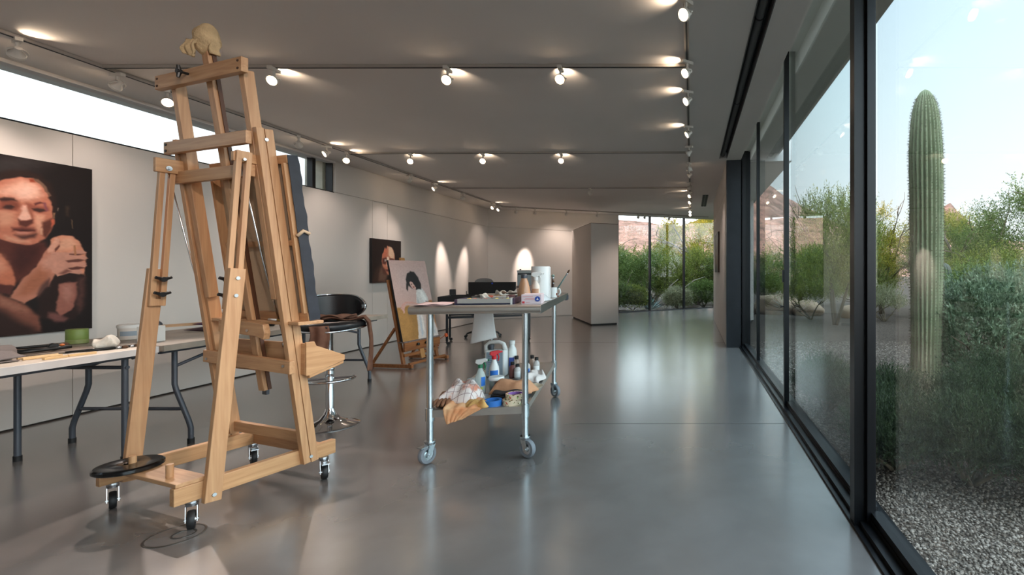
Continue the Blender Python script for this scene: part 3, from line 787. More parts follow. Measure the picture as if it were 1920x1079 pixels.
# beyond the far window
tree('gum_tree', 'tall yellow-green tree with a sunlit crown in the middle of the far window', (-.75, 23.0), 4.0, 1.05, M['yellowgreen'], 60, 1530, 18, .45, .062, .024, 2, 30)
tree('gum_tree', 'tall golden tree filling the right end of the far window', (.75, 21.6), 4.25, 1.15, M['yellowgreen'], 61, 1700, 18, .45, .062, .024, 2, 34, None, .35, .8, .58)
tree('mesquite', 'thin sparse tree against the mountain at the left of the far window', (-3.05, 22.5), 3.0, .8, M['olive'], 62, 160, 14, .45, .08, .03, 3, 16)
for i, (x, y, rx, h, mm, lb) in enumerate([
        (-3.0, 18.6, .95, 2.35, 'deepgreen', 'dark green bush at the left end of the far window'),
        (-1.75, 19.2, 1.0, 2.15, 'deepgreen', 'mid green bush against the first far window mullion'),
        (-.75, 19.0, .9, 1.95, 'olive', 'olive green bush between the two far window mullions'),
        (.25, 19.6, 1.0, 2.25, 'olive', 'leafy olive bush right of the second far window mullion'),
        (1.2, 19.4, 1.0, 2.2, 'deepgreen', 'dark green bush at the right end of the far window'),
        (-1.6, 21.5, 1.3, 2.6, 'olive', 'olive bush further back below the pink mountain'),
        (-3.4, 21.0, 1.2, 2.5, 'olive', 'olive bush behind the left far window bush'),
        (.45, 18.0, .7, .95, 'deepgreen', 'low leafy bush close outside the right far window pane'),
        (-2.7, 16.3, .75, 1.0, 'deepgreen', 'low dark bush close outside the left far window pane'),
        (-2.0, 16.5, .5, .8, 'olive', 'low olive bush beside the agave outside the far window'),
        (-.5, 17.35, .5, .7, 'greygreen', 'low grey-green bush close outside the middle far window pane')]):
    shrub('garden_bush', lb, 'bush', (x, y), (rx, rx * .8, h), M[mm], 70 + i, 1500, 18, .34, .050, .020, .45, .35, .7, 0, None, 6, 0, .6)
ag = thing('agave', 'spiky blue-grey agave at the foot of the first far window mullion', 'plant', (-1.42, 16.75, GZ))
m = MB(); rng = random.Random(5)
for k in range(46):
    a = k * 2.4; e = .35 + 1.1 * rng.random(); l = .42 + .2 * rng.random(); w = .035
    d = Vector((math.cos(a) * math.cos(e), math.sin(a) * math.cos(e), math.sin(e))); s = Vector((-math.sin(a), math.cos(a), 0)); n = d.cross(s)
    m.add([s * -w * .6, s * w * .6, d * l * .5 + s * w, d * l, d * l * .5 - s * w, d * l * .45 - n * .02], [(0, 1, 2, 5), (0, 5, 4), (5, 2, 3), (5, 3, 4)])
m.build('leaves', mat('agave_leaf', (112, 132, 128), .6), ag)
br = MB()
br.tube([(-1.05, 18.0, GZ), (-.75, 18.05, .30), (-.35, 18.1, .62), (.1, 18.15, .95), (.5, 18.2, 1.08)], [.035, .03, .025, .018, .008], 7)
br.tube([(-.8, 18.05, .25), (-.85, 18.1, .7), (-.5, 18.1, 1.0)], [.03, .02, .01], 6); br.tube([(-.4, 18.1, .6), (.1, 18.2, .62), (.35, 18.2, .8)], [.025, .018, .008], 6)
tag(br.build('bare_branch', mat('bleached_wood', (140, 126, 112), .9), smooth=True), 'bleached bare branch leaning in the bushes outside the far window', 'branch')

# boulders
for i, (x, y, s, lb) in enumerate([(2.75, 15.3, (.75, .5, .42), 'large tan boulder in the gravel beyond the sliding door handle'), (3.55, 14.8, (.5, .4, .3), 'smaller tan boulder right of the large one beyond the glass door'),
                                   (4.6, 13.9, (.35, .3, .22), 'low tan boulder left of the pale dome bush')]):
    m = MB(); m.ball((0, 0, 0), s, 18, 12); rr = random.Random(i)
    o = m.build('boulder', mat('boulder_stone', (160, 134, 110), .95, var=.25, vscale=3, bump=.6, bscale=8), None, (x, y, GZ + s[2] * .55), smooth=True)
    for v in o.data.vertices:
        c = v.co; v.co *= 1 + .12 * math.sin(c.x * 7 + i) * math.cos(c.y * 9) + .08 * math.sin(c.z * 13 + c.x * 5)
    tag(o, lb, 'boulder')

# saguaro: a ribbed column
sg = thing('saguaro', 'tall single-column saguaro cactus outside the near glass pane', 'cactus', (2.56, 5.3, GZ))
prof = [(0, .150), (.15, .152), (.5, .148), (.9, .158), (1.3, .165), (1.7, .166), (2.1, .168), (2.4, .172), (2.62, .170), (2.8, .158), (2.95, .146), (3.06, .132), (3.16, .108), (3.24, .078), (3.29, .045), (3.315, .004)]
NR = 22; NA = NR * 6; cv = MB(); NZ = 90
zs = [3.315 * (1 - (1 - k / NZ) ** 1.35) for k in range(NZ + 1)]
def srad(z, a):
    r = np.interp(z, [p[0] for p in prof], [p[1] for p in prof])
    rib = abs(math.cos(a * NR / 2 + .25 * math.sin(z * 1.3))) ** .8
    return r * (.80 + .22 * rib) * (1 + .012 * math.sin(z * 5 + 2 * a))
for z in zs:
    for k in range(NA):
        a = 2 * PI * k / NA; r = srad(z, a); cv.v.append((r * math.cos(a) + .012 * math.sin(z * 1.1), r * math.sin(a), z))
for i in range(NZ):
    for k in range(NA):
        cv.f.append((i * NA + k, i * NA + (k + 1) % NA, (i + 1) * NA + (k + 1) % NA, (i + 1) * NA + k)); cv.mi.append(0)
cv.build('column', mat('saguaro_skin', (112, 122, 88), .7, vscale=5, c2=(140, 146, 112)), sg, smooth=True, fix=False)
rng = np.random.default_rng(3); Q = []
for rb in range(NR):
    for z in np.arange(.05, 3.24, .034):
        a = (2 * PI * rb - .5 * math.sin(z * 1.3)) / NR
        r = srad(z, a) + .001; p = np.array([r * math.cos(a) + .012 * math.sin(z * 1.1), r * math.sin(a), z])
        nrm = np.array([math.cos(a), math.sin(a), 0])
        for q in range(4):
            d = nrm + rng.normal(scale=.7, size=3); d /= np.linalg.norm(d); s = np.cross(d, rng.normal(size=3)); s /= np.linalg.norm(s)
            Q.append([p - s * .0026, p + s * .0026, p + d * .028, p + d * .0279])
o = quads_obj('spines', np.array(Q), mat('spine_straw', (112, 100, 84), .8), sg); o['kind'] = 'stuff'
bc = thing('stub_cactus', 'short dark round-topped cactus just right of the tall saguaro', 'cactus', (4.95, 9.6, GZ))
m = MB(); NA = 16 * 4
pr2 = [(0, .15), (.3, .2), (.8, .22), (1.2, .21), (1.4, .17), (1.5, .1), (1.535, .005)]
for z in np.linspace(0, 1.535, 24):
    for k in range(NA):
        a = 2 * PI * k / NA; r = np.interp(z, [p[0] for p in pr2], [p[1] for p in pr2]) * (.86 + .15 * abs(math.cos(a * 8)))
        m.v.append((r * math.cos(a), r * math.sin(a), z))
for i in range(23):
    for k in range(NA): m.f.append((i * NA + k, i * NA + (k + 1) % NA, (i + 1) * NA + (k + 1) % NA, (i + 1) * NA + k)); m.mi.append(0)
m.build('column', mat('old_cactus_skin', (74, 78, 66), .8, var=.2), bc, smooth=True, fix=False)

# loose stones in the gravel near the glass
rng = np.random.default_rng(11)
n = 30000
ico = bmesh.new(); bmesh.ops.create_icosphere(ico, subdivisions=1, radius=1); ico.verts.ensure_lookup_table()
IV = np.array([v.co[:] for v in ico.verts]); IF = np.array([[v.index for v in f_.verts] for f_ in ico.faces]); ico.free()
sel = np.array([0, 1, 2, 3, 4, 5])
yy = 1.6 + 7.5 * rng.uniform(0, 1, n) ** 1.6; xx = 1.02 + rng.uniform(0, 1, n) * (.3 + .42 * yy)
sz = rng.uniform(.004, .0105, n) * (1 + .25 * (yy > 4))
sc3 = rng.uniform(.6, 1.4, (n, 1, 3)) * np.array([1, 1, .65])
ang = rng.uniform(0, 6.28, n); ca, sa = np.cos(ang), np.sin(ang)
V = IV[None] * sc3 * (1 + rng.uniform(-.32, .32, (n, len(IV), 1))) * sz[:, None, None]
V = np.stack([V[..., 0] * ca[:, None] - V[..., 1] * sa[:, None] + xx[:, None], V[..., 0] * sa[:, None] + V[..., 1] * ca[:, None] + yy[:, None], V[..., 2] + GZ + sz[:, None] * .35], -1)
F_ = (IF[None] + (np.arange(n) * len(IV))[:, None, None]).reshape(-1, 3)
me = bpy.data.meshes.new('gravel_stones'); me.vertices.add(V.size // 3); me.vertices.foreach_set('co', V.reshape(-1).astype(np.float32))
me.loops.add(F_.size); me.loops.foreach_set('vertex_index', F_.reshape(-1).astype(np.int32))
me.polygons.add(len(F_)); me.polygons.foreach_set('loop_start', np.arange(0, F_.size, 3, dtype=np.int32)); me.update(calc_edges=True)
sm, nt_, b_ = newmat('gravel_stone'); gq = nt_.nodes.new('ShaderNodeNewGeometry'); rq = nt_.nodes.new('ShaderNodeValToRGB')
rq.color_ramp.elements[0].color = (*lin((78, 66, 55)), 1); rq.color_ramp.elements[1].color = (*lin((152, 140, 128)), 1)
nt_.links.new(gq.outputs['Random Per Island'], rq.inputs['Fac']); nt_.links.new(rq.outputs['Color'], b_.inputs['Base Color']); b_.inputs['Roughness'].default_value = .9
me.materials.append(sm)
o = bpy.data.objects.new('gravel_stones', me); COL.objects.link(o)
tag(o, 'loose tan and grey stones of the gravel bed outside the glass', 'gravel', None, 'stuff')
# ------------------------------------------------------------------ painted canvases
def raster(nu, nv, layers, bg, seed, asp, noise=.007, stroke=.022):
    """paint layers (polygon, colour, softness) over bg; returns (nv, nu, 3) linear rgb. v runs bottom to top"""
    rng = np.random.default_rng(seed)
    U, V = np.meshgrid((np.arange(nu) + .5) / nu, (np.arange(nv) + .5) / nv)
    def nz(f, s):
        r2 = np.random.default_rng(s); g = r2.normal(size=(f * 2 + 2, f + 2))
        a = V * (g.shape[0] - 2); b = U * (g.shape[1] - 2); i = a.astype(int); j = b.astype(int); x = a - i; y = b - j
        return (g[i, j] * (1 - x) * (1 - y) + g[i + 1, j] * x * (1 - y) + g[i, j + 1] * (1 - x) * y + g[i + 1, j + 1] * x * y)
    wob = nz(14, seed + 1) * .0026 + nz(40, seed + 2) * .0016; wob2 = nz(14, seed + 3) * .0026 + nz(40, seed + 4) * .0016
    X = U * asp + wob; Y = V + wob2
    img = np.zeros((nv, nu, 3)); img[:] = np.array(bg, float)
    tex = nz(60, seed + 5) + .8 * nz(26, seed + 6)
    for poly, col, soft in layers:
        P_ = np.array(poly, float).copy(); P_[:, 0] *= asp
        d = np.full(X.shape, 1e9); ins = np.zeros(X.shape, bool)
        for k in range(len(P_)):
            a = P_[k]; b = P_[(k + 1) % len(P_)]; e = b - a; L2 = (e * e).sum() + 1e-12
            t = np.clip(((X - a[0]) * e[0] + (Y - a[1]) * e[1]) / L2, 0, 1)
            d = np.minimum(d, np.hypot(X - a[0] - t * e[0], Y - a[1] - t * e[1]))
            if abs(e[1]) > 1e-12:
                c = ((a[1] > Y) != (b[1] > Y)) & (X < e[0] * (Y - a[1]) / e[1] + a[0]); ins ^= c
        sd = np.where(ins, d, -d)
        al = np.clip(.5 + sd / (2 * soft + 1e-6) + tex * .025, 0, 1); al = al * al * (3 - 2 * al)
        col = np.array(col, float); col = col * .84 + col.mean() * .16
        c = col * (1 + stroke * tex[..., None] * .6)
        img = img * (1 - al[..., None]) + c * al[..., None]
    img *= 1 + noise * tex[..., None]
    img = np.clip(img, 0, 255) / 255.
    return np.where(img <= .04045, img / 12.92, ((img + .055) / 1.055) ** 2.4)
def painted(name, img, w, h, parent, o, ex, ey):
    """grid of w x h metres from corner o along ex (right) and ey (up), one colour per vertex"""
    nv, nu = img.shape[:2]
    o = np.array(o, float); ex = np.array(ex, float); ey = np.array(ey, float)
    U, V = np.meshgrid(np.linspace(0, w, nu), np.linspace(0, h, nv))
    co = o + U[..., None] * ex + V[..., None] * ey
    me = bpy.data.meshes.new(name)
    I = np.arange(nu * nv).reshape(nv, nu)
    F_ = np.stack([I[:-1, :-1], I[:-1, 1:], I[1:, 1:], I[1:, :-1]], -1).reshape(-1, 4)
    me.vertices.add(nu * nv); me.vertices.foreach_set('co', co.reshape(-1).astype(np.float32))
    me.loops.add(F_.size); me.loops.foreach_set('vertex_index', F_.reshape(-1).astype(np.int32))
    me.polygons.add(len(F_)); me.polygons.foreach_set('loop_start', np.arange(0, F_.size, 4, dtype=np.int32)); me.update(calc_edges=True)
    at_ = me.color_attributes.new('Col', 'FLOAT_COLOR', 'POINT')
    at_.data.foreach_set('color', np.concatenate([img, np.ones((nv, nu, 1))], -1).reshape(-1).astype(np.float32))
    me.materials.append(M['paint'])
    ob = bpy.data.objects.new(name, me); COL.objects.link(ob); ob.parent = parent
    return ob
PORTRAIT=[
([[0.383,0.951],[0.608,1.021],[0.738,0.988],[0.608,0.925],[0.47,0.888],[0.375,0.864]],(50,43,42),0.05),
([[0.329,0.755],[0.358,0.834],[0.443,0.889],[0.538,0.921],[0.608,0.928],[0.682,0.916],[0.743,0.873],[0.771,0.798],[0.771,0.682],[0.738,0.71],[0.727,0.814],[0.692,0.861],[0.647,0.89],[0.584,0.89],[0.492,0.863],[0.417,0.823],[0.383,0.771],[0.375,0.628],[0.342,0.644]],(46,27,22),0.015),
([[0.351,0.521],[0.47,0.543],[0.707,0.527],[0.735,0.494],[0.701,0.423],[0.624,0.332],[0.561,0.288],[0.5,0.256],[0.351,0.281]],(92,43,34),0.02),
([[0.283,0.379],[0.47,0.454],[0.5,0.425],[0.52,0.403],[0.557,0.31],[0.545,0.276],[0.47,0.288],[0.283,0.262]],(196,106,74),0.008),
([[0.374,0.422],[0.47,0.443],[0.5,0.408],[0.51,0.37],[0.44,0.333]],(214,136,104),0.03),
([[0.283,0.262],[0.47,0.287],[0.545,0.274],[0.525,0.223],[0.47,0.24],[0.283,0.221]],(88,42,36),0.01),
([[0.545,0.497],[0.624,0.517],[0.69,0.503],[0.641,0.399],[0.571,0.354],[0.53,0.398]],(70,30,26),0.03),
([[0.735,0.54],[0.761,0.562],[0.805,0.575],[0.866,0.572],[0.915,0.544],[0.942,0.501],[0.96,0.471],[0.947,0.33],[0.853,0.402],[0.747,0.424]],(216,134,100),0.006),
([[0.77,0.518],[0.817,0.556],[0.872,0.559],[0.909,0.524],[0.866,0.492],[0.793,0.478]],(228,158,124),0.02),
([[0.718,0.331],[0.853,0.342],[0.947,0.342],[0.947,0.268],[0.915,0.123],[0.89,0.064],[0.77,0.05],[0.668,0.103],[0.673,0.217],[0.701,0.274]],(44,26,23),0.012),
([[0.793,0.283],[0.853,0.29],[0.904,0.294],[0.898,0.197],[0.867,0.126],[0.799,0.088],[0.773,0.126],[0.783,0.201]],(158,92,76),0.008),
([[0.817,0.271],[0.866,0.276],[0.872,0.222],[0.841,0.175],[0.811,0.2]],(176,112,96),0.02),
([[0.909,0.318],[0.947,0.324],[0.947,0.158],[0.915,0.099],[0.896,0.16]],(84,50,44),0.02),
([[0.727,0.117],[0.77,0.114],[0.847,0.073],[0.823,0.054],[0.764,0.059],[0.724,0.088]],(120,70,64),0.012),
([[0.283,0.262],[0.47,0.235],[0.52,0.211],[0.592,0.176],[0.641,0.139],[0.679,0.097],[0.687,0.01],[0.598,0.002],[0.283,0.089]],(126,70,54),0.012),
([[0.283,0.15],[0.47,0.149],[0.545,0.095],[0.641,0.037],[0.685,0.005],[0.598,-0.026],[0.283,0.017]],(52,31,27),0.03),
([[0.47,0.225],[0.525,0.195],[0.603,0.153],[0.624,0.118],[0.545,0.139],[0.47,0.171]],(160,98,76),0.02),
([[0.788,0.556],[0.795,0.531],[0.765,0.47],[0.747,0.465],[0.758,0.436],[0.793,0.384],[0.747,0.302],[0.735,0.272],[0.718,0.285],[0.679,0.228],[0.641,0.201],[0.592,0.18],[0.52,0.212],[0.54,0.244],[0.598,0.326],[0.664,0.385],[0.68,0.423],[0.724,0.487]],(190,116,90),0.006),
([[0.624,0.332],[0.69,0.383],[0.735,0.348],[0.724,0.296],[0.668,0.252],[0.598,0.22],[0.556,0.222]],(172,98,68),0.02),
([[0.69,0.417],[0.758,0.459],[0.805,0.425],[0.793,0.378],[0.707,0.377]],(208,140,116),0.02),
([[0.696,0.285],[0.735,0.319],[0.741,0.273],[0.707,0.25],[0.668,0.206],[0.662,0.229]],(96,60,52),0.012),
([[0.77,0.559],[0.793,0.552],[0.788,0.522],[0.758,0.471],[0.73,0.464],[0.724,0.487]],(222,152,124),0.006),
([[0.747,0.468],[0.853,0.468],[0.89,0.487],[0.947,0.491],[0.966,0.479],[0.953,0.467],[0.896,0.46],[0.96,0.452],[0.969,0.438],[0.953,0.427],[0.903,0.426],[0.96,0.41],[0.966,0.396],[0.953,0.386],[0.903,0.385],[0.934,0.363],[0.937,0.349],[0.915,0.341],[0.853,0.347],[0.782,0.331],[0.741,0.377]],(204,136,112),0.005),
([[0.853,0.459],[0.915,0.466],[0.96,0.468],[0.903,0.455],[0.853,0.453]],(92,48,40),0.004),
([[0.829,0.42],[0.903,0.432],[0.96,0.424],[0.903,0.414],[0.847,0.41]],(104,56,46),0.004),
([[0.847,0.378],[0.903,0.389],[0.96,0.383],[0.915,0.371],[0.866,0.369]],(96,50,42),0.004),
([[0.793,0.348],[0.841,0.372],[0.866,0.359],[0.817,0.342]],(128,74,62),0.008),
([[0.879,0.517],[0.893,0.518],[0.896,0.454],[0.881,0.454]],(176,110,70),0.004),
([[0.765,0.489],[0.788,0.513],[0.793,0.502],[0.77,0.469]],(110,56,44),0.004),
([[0.383,0.78],[0.417,0.823],[0.492,0.862],[0.584,0.89],[0.647,0.889],[0.692,0.861],[0.727,0.814],[0.744,0.763],[0.751,0.701],[0.761,0.66],[0.756,0.623],[0.739,0.588],[0.707,0.546],[0.657,0.518],[0.599,0.507],[0.533,0.515],[0.479,0.53],[0.43,0.561],[0.4,0.607],[0.383,0.676]],(194,110,82),0.006),
([[0.417,0.766],[0.497,0.834],[0.584,0.874],[0.657,0.859],[0.707,0.801],[0.667,0.77],[0.608,0.764],[0.542,0.776],[0.488,0.774]],(228,160,132),0.025),
([[0.538,0.805],[0.608,0.849],[0.667,0.832],[0.628,0.781],[0.57,0.764]],(240,182,158),0.03),
([[0.375,0.742],[0.443,0.75],[0.452,0.586],[0.4,0.592]],(128,62,44),0.03),
([[0.623,0.882],[0.65,0.888],[0.657,0.871],[0.628,0.866]],(150,58,32),0.006),
([[0.647,0.89],[0.677,0.89],[0.717,0.849],[0.745,0.806],[0.735,0.799],[0.707,0.837],[0.672,0.866]],(120,84,64),0.006),
([[0.465,0.713],[0.474,0.746],[0.524,0.756],[0.563,0.748],[0.576,0.72],[0.554,0.697],[0.497,0.691],[0.461,0.694]],(136,66,48),0.014),
([[0.465,0.752],[0.497,0.766],[0.542,0.766],[0.556,0.753],[0.524,0.75],[0.479,0.741]],(62,33,28),0.008),
([[0.481,0.708],[0.501,0.721],[0.528,0.725],[0.545,0.717],[0.528,0.704],[0.497,0.699]],(60,34,30),0.007),
([[0.608,0.748],[0.632,0.746],[0.677,0.735],[0.722,0.735],[0.73,0.715],[0.682,0.697],[0.632,0.705],[0.613,0.724]],(154,78,58),0.012),
([[0.65,0.75],[0.682,0.761],[0.707,0.753],[0.687,0.751],[0.652,0.742]],(96,42,38),0.006),
([[0.637,0.719],[0.662,0.724],[0.697,0.717],[0.707,0.709],[0.677,0.702],[0.647,0.706]],(64,38,33),0.006),
([[0.697,0.758],[0.709,0.76],[0.717,0.714],[0.707,0.708],[0.701,0.733]],(132,66,76),0.008),
([[0.461,0.684],[0.497,0.692],[0.538,0.681],[0.547,0.643],[0.515,0.61],[0.465,0.602]],(212,140,108),0.02),
([[0.59,0.732],[0.608,0.734],[0.62,0.689],[0.638,0.655],[0.608,0.644],[0.577,0.645],[0.56,0.654],[0.58,0.695]],(234,170,146),0.008),
([[0.618,0.724],[0.633,0.7],[0.65,0.651],[0.638,0.655],[0.623,0.689]],(160,86,62),0.008),
([[0.561,0.654],[0.577,0.644],[0.608,0.643],[0.643,0.653],[0.645,0.628],[0.608,0.608],[0.568,0.619]],(94,44,35),0.008),
([[0.528,0.602],[0.584,0.612],[0.667,0.599],[0.657,0.583],[0.608,0.574],[0.531,0.579]],(112,52,42),0.01),
([[0.535,0.59],[0.584,0.595],[0.65,0.589],[0.589,0.587]],(58,24,22),0.005),
([[0.538,0.58],[0.589,0.583],[0.642,0.581],[0.608,0.566],[0.556,0.565]],(198,122,100),0.007),
([[0.547,0.561],[0.608,0.562],[0.667,0.575],[0.652,0.549],[0.584,0.54]],(82,44,37),0.012),
([[0.652,0.692],[0.707,0.682],[0.697,0.608],[0.672,0.581],[0.657,0.616]],(222,150,118),0.014),
([[0.697,0.644],[0.753,0.67],[0.751,0.612],[0.712,0.552],[0.692,0.569]],(98,48,36),0.01),
([[0.682,0.602],[0.696,0.608],[0.693,0.569],[0.681,0.571]],(214,152,118),0.006),
([[0.744,0.659],[0.762,0.665],[0.758,0.634],[0.745,0.617]],(196,86,56),0.006),
([[0.497,0.555],[0.561,0.544],[0.628,0.527],[0.561,0.519],[0.506,0.531]],(214,146,114),0.014),
([[0.779,0.736],[0.787,0.736],[0.785,0.715],[0.779,0.72]],(120,100,84),0.004),
([[0.863,0.674],[0.87,0.669],[0.875,0.621],[0.869,0.62]],(110,86,62),0.004),
([[0.833,0.752],[0.852,0.754],[0.849,0.689],[0.835,0.693]],(62,44,32),0.01),
([[0.756,0.702],[0.769,0.703],[0.765,0.671],[0.758,0.67]],(150,104,70),0.005),
]
# large portrait on the left wall
pt = thing('portrait_painting', 'large dark portrait of a bare-shouldered man hugging his shoulder, on the left wall', 'painting', (XL + .045, 3.22, .752))
m = MB(); m.bb(-.042, -.001, 0, 1.08, 0, 1.413); m.build('canvas_edge', M['canvasblack'], pt)
painted('painted_face', raster(300, 390, PORTRAIT, (30, 22, 21), 5, 1.08 / 1.413), 1.08, 1.413, pt, (0, 0, 0), (0, 1, 0), (0, 0, 1))

# smaller portrait further along the wall
SM = [([(.0, .0), (.5, .0), (.45, .25), (.28, .42), (.1, .3)], (66, 42, 34), .06),
      ([(.20, .05), (.42, .02), (.52, .2), (.36, .42), (.24, .28)], (112, 78, 62), .05),
      ([(.36, .74), (.42, .80), (.50, .86), (.60, .84), (.70, .80), (.77, .64), (.76, .46), (.70, .28), (.58, .18), (.46, .2), (.36, .32), (.31, .50), (.32, .66)], (206, 122, 90), .02),
      ([(.54, .84), (.66, .82), (.75, .68), (.74, .56), (.64, .56), (.55, .64)], (232, 188, 152), .03),
      ([(.36, .76), (.46, .84), (.5, .7), (.46, .58), (.35, .58)], (204, 108, 78), .03),
      ([(.33, .56), (.46, .59), (.50, .54), (.44, .42), (.34, .44)], (104, 52, 44), .02), ([(.58, .57), (.74, .56), (.74, .47), (.60, .46)], (118, 66, 54), .018),
      ([(.49, .60), (.56, .60), (.58, .40), (.48, .38)], (246, 214, 186), .012), ([(.40, .54), (.47, .55), (.46, .50), (.41, .49)], (186, 168, 158), .008), ([(.62, .44), (.76, .46), (.74, .36), (.62, .36)], (226, 164, 124), .02),
      ([(.44, .31), (.62, .31), (.57, .26), (.48, .26)], (120, 56, 50), .01), ([(.3, .40), (.44, .30), (.50, .18), (.36, .2)], (96, 52, 42), .03),
      ([(.26, .9), (.5, .96), (.56, .84), (.50, .86), (.46, .78), (.42, .82), (.37, .70), (.33, .66), (.30, .5)], (36, 24, 22), .012), ([(.56, .95), (.72, .9), (.80, .72), (.78, .6), (.74, .76), (.62, .86)], (38, 26, 24), .02)]
p2 = thing('portrait_painting', 'small square dark portrait with an orange lit face behind the smaller easel', 'painting', (XL + .05, 8.06, 1.07))
m = MB(); m.bb(-.045, -.001, 0, .80, 0, .75); m.build('canvas_edge', M['canvasblack'], p2)
painted('painted_face', raster(150, 140, SM, (38, 27, 25), 9, 1.06), .80, .75, p2, (0, 0, 0), (0, 1, 0), (0, 0, 1))

# narrow picture on the right wall, seen edge-on
p3 = thing('framed_picture', 'dark framed picture seen nearly edge-on on the white right wall', 'picture', (.578, 10.05, 1.25))
m = MB(); m.bb(-.035, 0, 0, 1.3, 0, .85); m.build('frame', mat('dark_wood_frame', (52, 36, 28), .5), p3)
RP = [([(.1, .1), (.5, .2), (.9, .1), (.9, .6), (.5, .5), (.1, .7)], (150, 90, 58), .1), ([(.2, .6), (.8, .6), (.8, .9), (.2, .9)], (96, 66, 52), .1)]
painted('painted_field', raster(60, 40, RP, (70, 48, 40), 3, 1.5), 1.22, .77, p3, (-.0355, 1.26, .04), (0, -1, 0), (0, 0, 1))

# ------------------------------------------------------------------ freestanding partition
pa = thing('partition_wall_block', 'white freestanding partition block standing before the far window', 'partition', (-2.36, 11.34, 0), R(25))
m = MB(); m.bb(0, .66, 0, 2.25, .035, 2.41); m.build('body', M['wall'], pa, bevel=.004)
m = MB(); m.bb(.03, .63, .03, 2.22, 0, .035); m.build('recessed_plinth', M['slotdark'], pa)
m = MB(); m.bb(-.002, .662, -.002, 2.252, 2.40, 2.412); m.build('top_trim', mat('trim_bead', (120, 108, 100), .6), pa)

# ------------------------------------------------------------------ big studio easel
ez = thing('studio_easel', 'big light wood H-frame studio easel on casters in the foreground', 'easel', (-2.76, 2.493, 0), R(-19.4))
def lean(z, off=0): return .52 - .125 * z + off
wz, wx, wy = M['maple'], M['maple_x'], M['maple_y']
for s in (-1, 1):
    m = MB(); m.bb(s * .33 - .018, s * .33 + .018, -.085, .665, .130, .215); m.build('base_rail', wy, ez, bevel=.003)
m = MB(); m.bb(-.345, .345, -.078, .045, .2152, .236); m.build('rear_board', wx, ez, bevel=.003)
m = MB(); m.bb(-.312, .312, .59, .625, .135, .20); m.build('front_cross_rail', wx, ez, bevel=.003)
m = MB(); m.bar((-.335, .505, .275), (.335, .505, .275), .028, .062); m.build('front_stretcher', wx, ez, bevel=.003)
m = MB(); m.bar((-.335, .06, .16), (.335, .06, .16), .028, .05); m.build('rear_stretcher', wx, ez, bevel=.003)
for x in (-.127, .20):
    m = MB(); m.cyl((x, -.035, .236), (x, -.035, .300), .015, n=14); m.build('peg', wz, ez, smooth=40)
for s in (-1, 1):
    a = Vector((s * .365, lean(.135), .135)); b = Vector((s * .365, lean(2.03), 2.03))
    m = MB(); m.bar(a + Vector((0, -.021, 0)), b + Vector((0, -.021, 0)), .034, .036, (0, 1, 0)); m.bar(a + Vector((0, .021, 0)), b + Vector((0, .021, 0)), .034, .040, (0, 1, 0))
    m.bar(a + Vector((-s * .03, 0, .1)), b + Vector((-s * .03, 0, -.02)), .03, .06, (0, 1, 0))
    up = m.build('upright', wz, ez, bevel=.002)
    m = MB()
    for z in (.17, 1.97): m.cyl((s * .382, lean(z), z), (s * .388, lean(z), z), .009, n=12)
    m.build('bolt', M['zinc'], up, smooth=40)
    # rear brace: solid lower leg and slotted sliding upper leg
    a = Vector((s * .365, .048, .105)); b = Vector((s * .365, .152, 1.27))
    m = MB(); m.bar(a, b, .030, .068, (0, 1, 0)); lb = m.build('rear_leg', wz, ez, bevel=.003)
    for z in (.14, 1.13, 1.22):
        y = .048 + (z - .105) * .0893
        m = MB(); m.cyl((s * .380, y, z), (s * .386, y, z), .009, n=12); m.build('bolt', M['zinc'], lb, smooth=40)
    a = Vector((s * .338, .142, 1.06)); b = Vector((s * .345, .192, 1.89)); o = Vector((0, .022, 0))
    m = MB(); m.bar(a - o, b - o, .026, .024, (0, 1, 0)); m.bar(a + o, b + o, .026, .024, (0, 1, 0)); m.bar(b - Vector((0, .001, .045)), b, .026, .066, (0, 1, 0)); m.bar(a, a + Vector((0, .002, .04)), .026, .066, (0, 1, 0))
    m.build('slotted_leg', wz, ez, bevel=.002)
    # black wing knobs clamping the slotted leg
    for z in (1.125, 1.21):
        y = .142 + (z - 1.06) * .06; k = MB()
        xin = s * .320
        k.cyl((xin, y, z), (xin - s * .035, y, z), .008, n=10); k.cyl((xin - s * .02, y, z), (xin - s * .042, y, z), .014, n=12)
        k.tube([(xin - s * .034, y - .034, z + .012), (xin - s * .030, y, z), (xin - s * .034, y + .034, z + .012)], [.008, .011, .008], 8)
        k.build('wing_knob', M['blackplastic'], ez, smooth=40)
    # hinge arm from the upright to the top of the rear leg
    m = MB(); m.bb(s * .330 - .012, s * .330 + .012, (.150 if s > 0 else .13), lean(1.86) + .02, (1.835 if s > 0 else 1.82), (1.885 if s > 0 else 1.90)); m.build('hinge_arm', wy, ez, bevel=.003)
    m = MB(); m.cyl((s * .37, .185, 1.845), (s * .30, .185, 1.845), .007, n=10); m.lathe([(.014, -.004), (.014, .004)], (s * .315, .185, 1.845), 12, (1, 0, 0)); m.build('hinge_bolt', M['zinc'], ez, smooth=40)
# cords from the hinge down to the lower cross
m = MB(); m.tube([(-.335, .19, 1.83), (-.41, .33, 1.30), (-.415, .455, .80)], .0048, 6); m.lathe([(.012, -.02), (.014, 0), (.010, .02)], (-.415, .455, .80), 10); m.build('cord', M['steelrod'], ez, smooth=True)
m = MB(); m.tube([(.325, .19, 1.83), (.27, .32, 1.32), (.23, .455, .83)], .0048, 6); m.lathe([(.012, -.02), (.014, 0), (.010, .02)], (.23, .455, .83), 10); m.build('cord', M['steelrod'], ez, smooth=True)
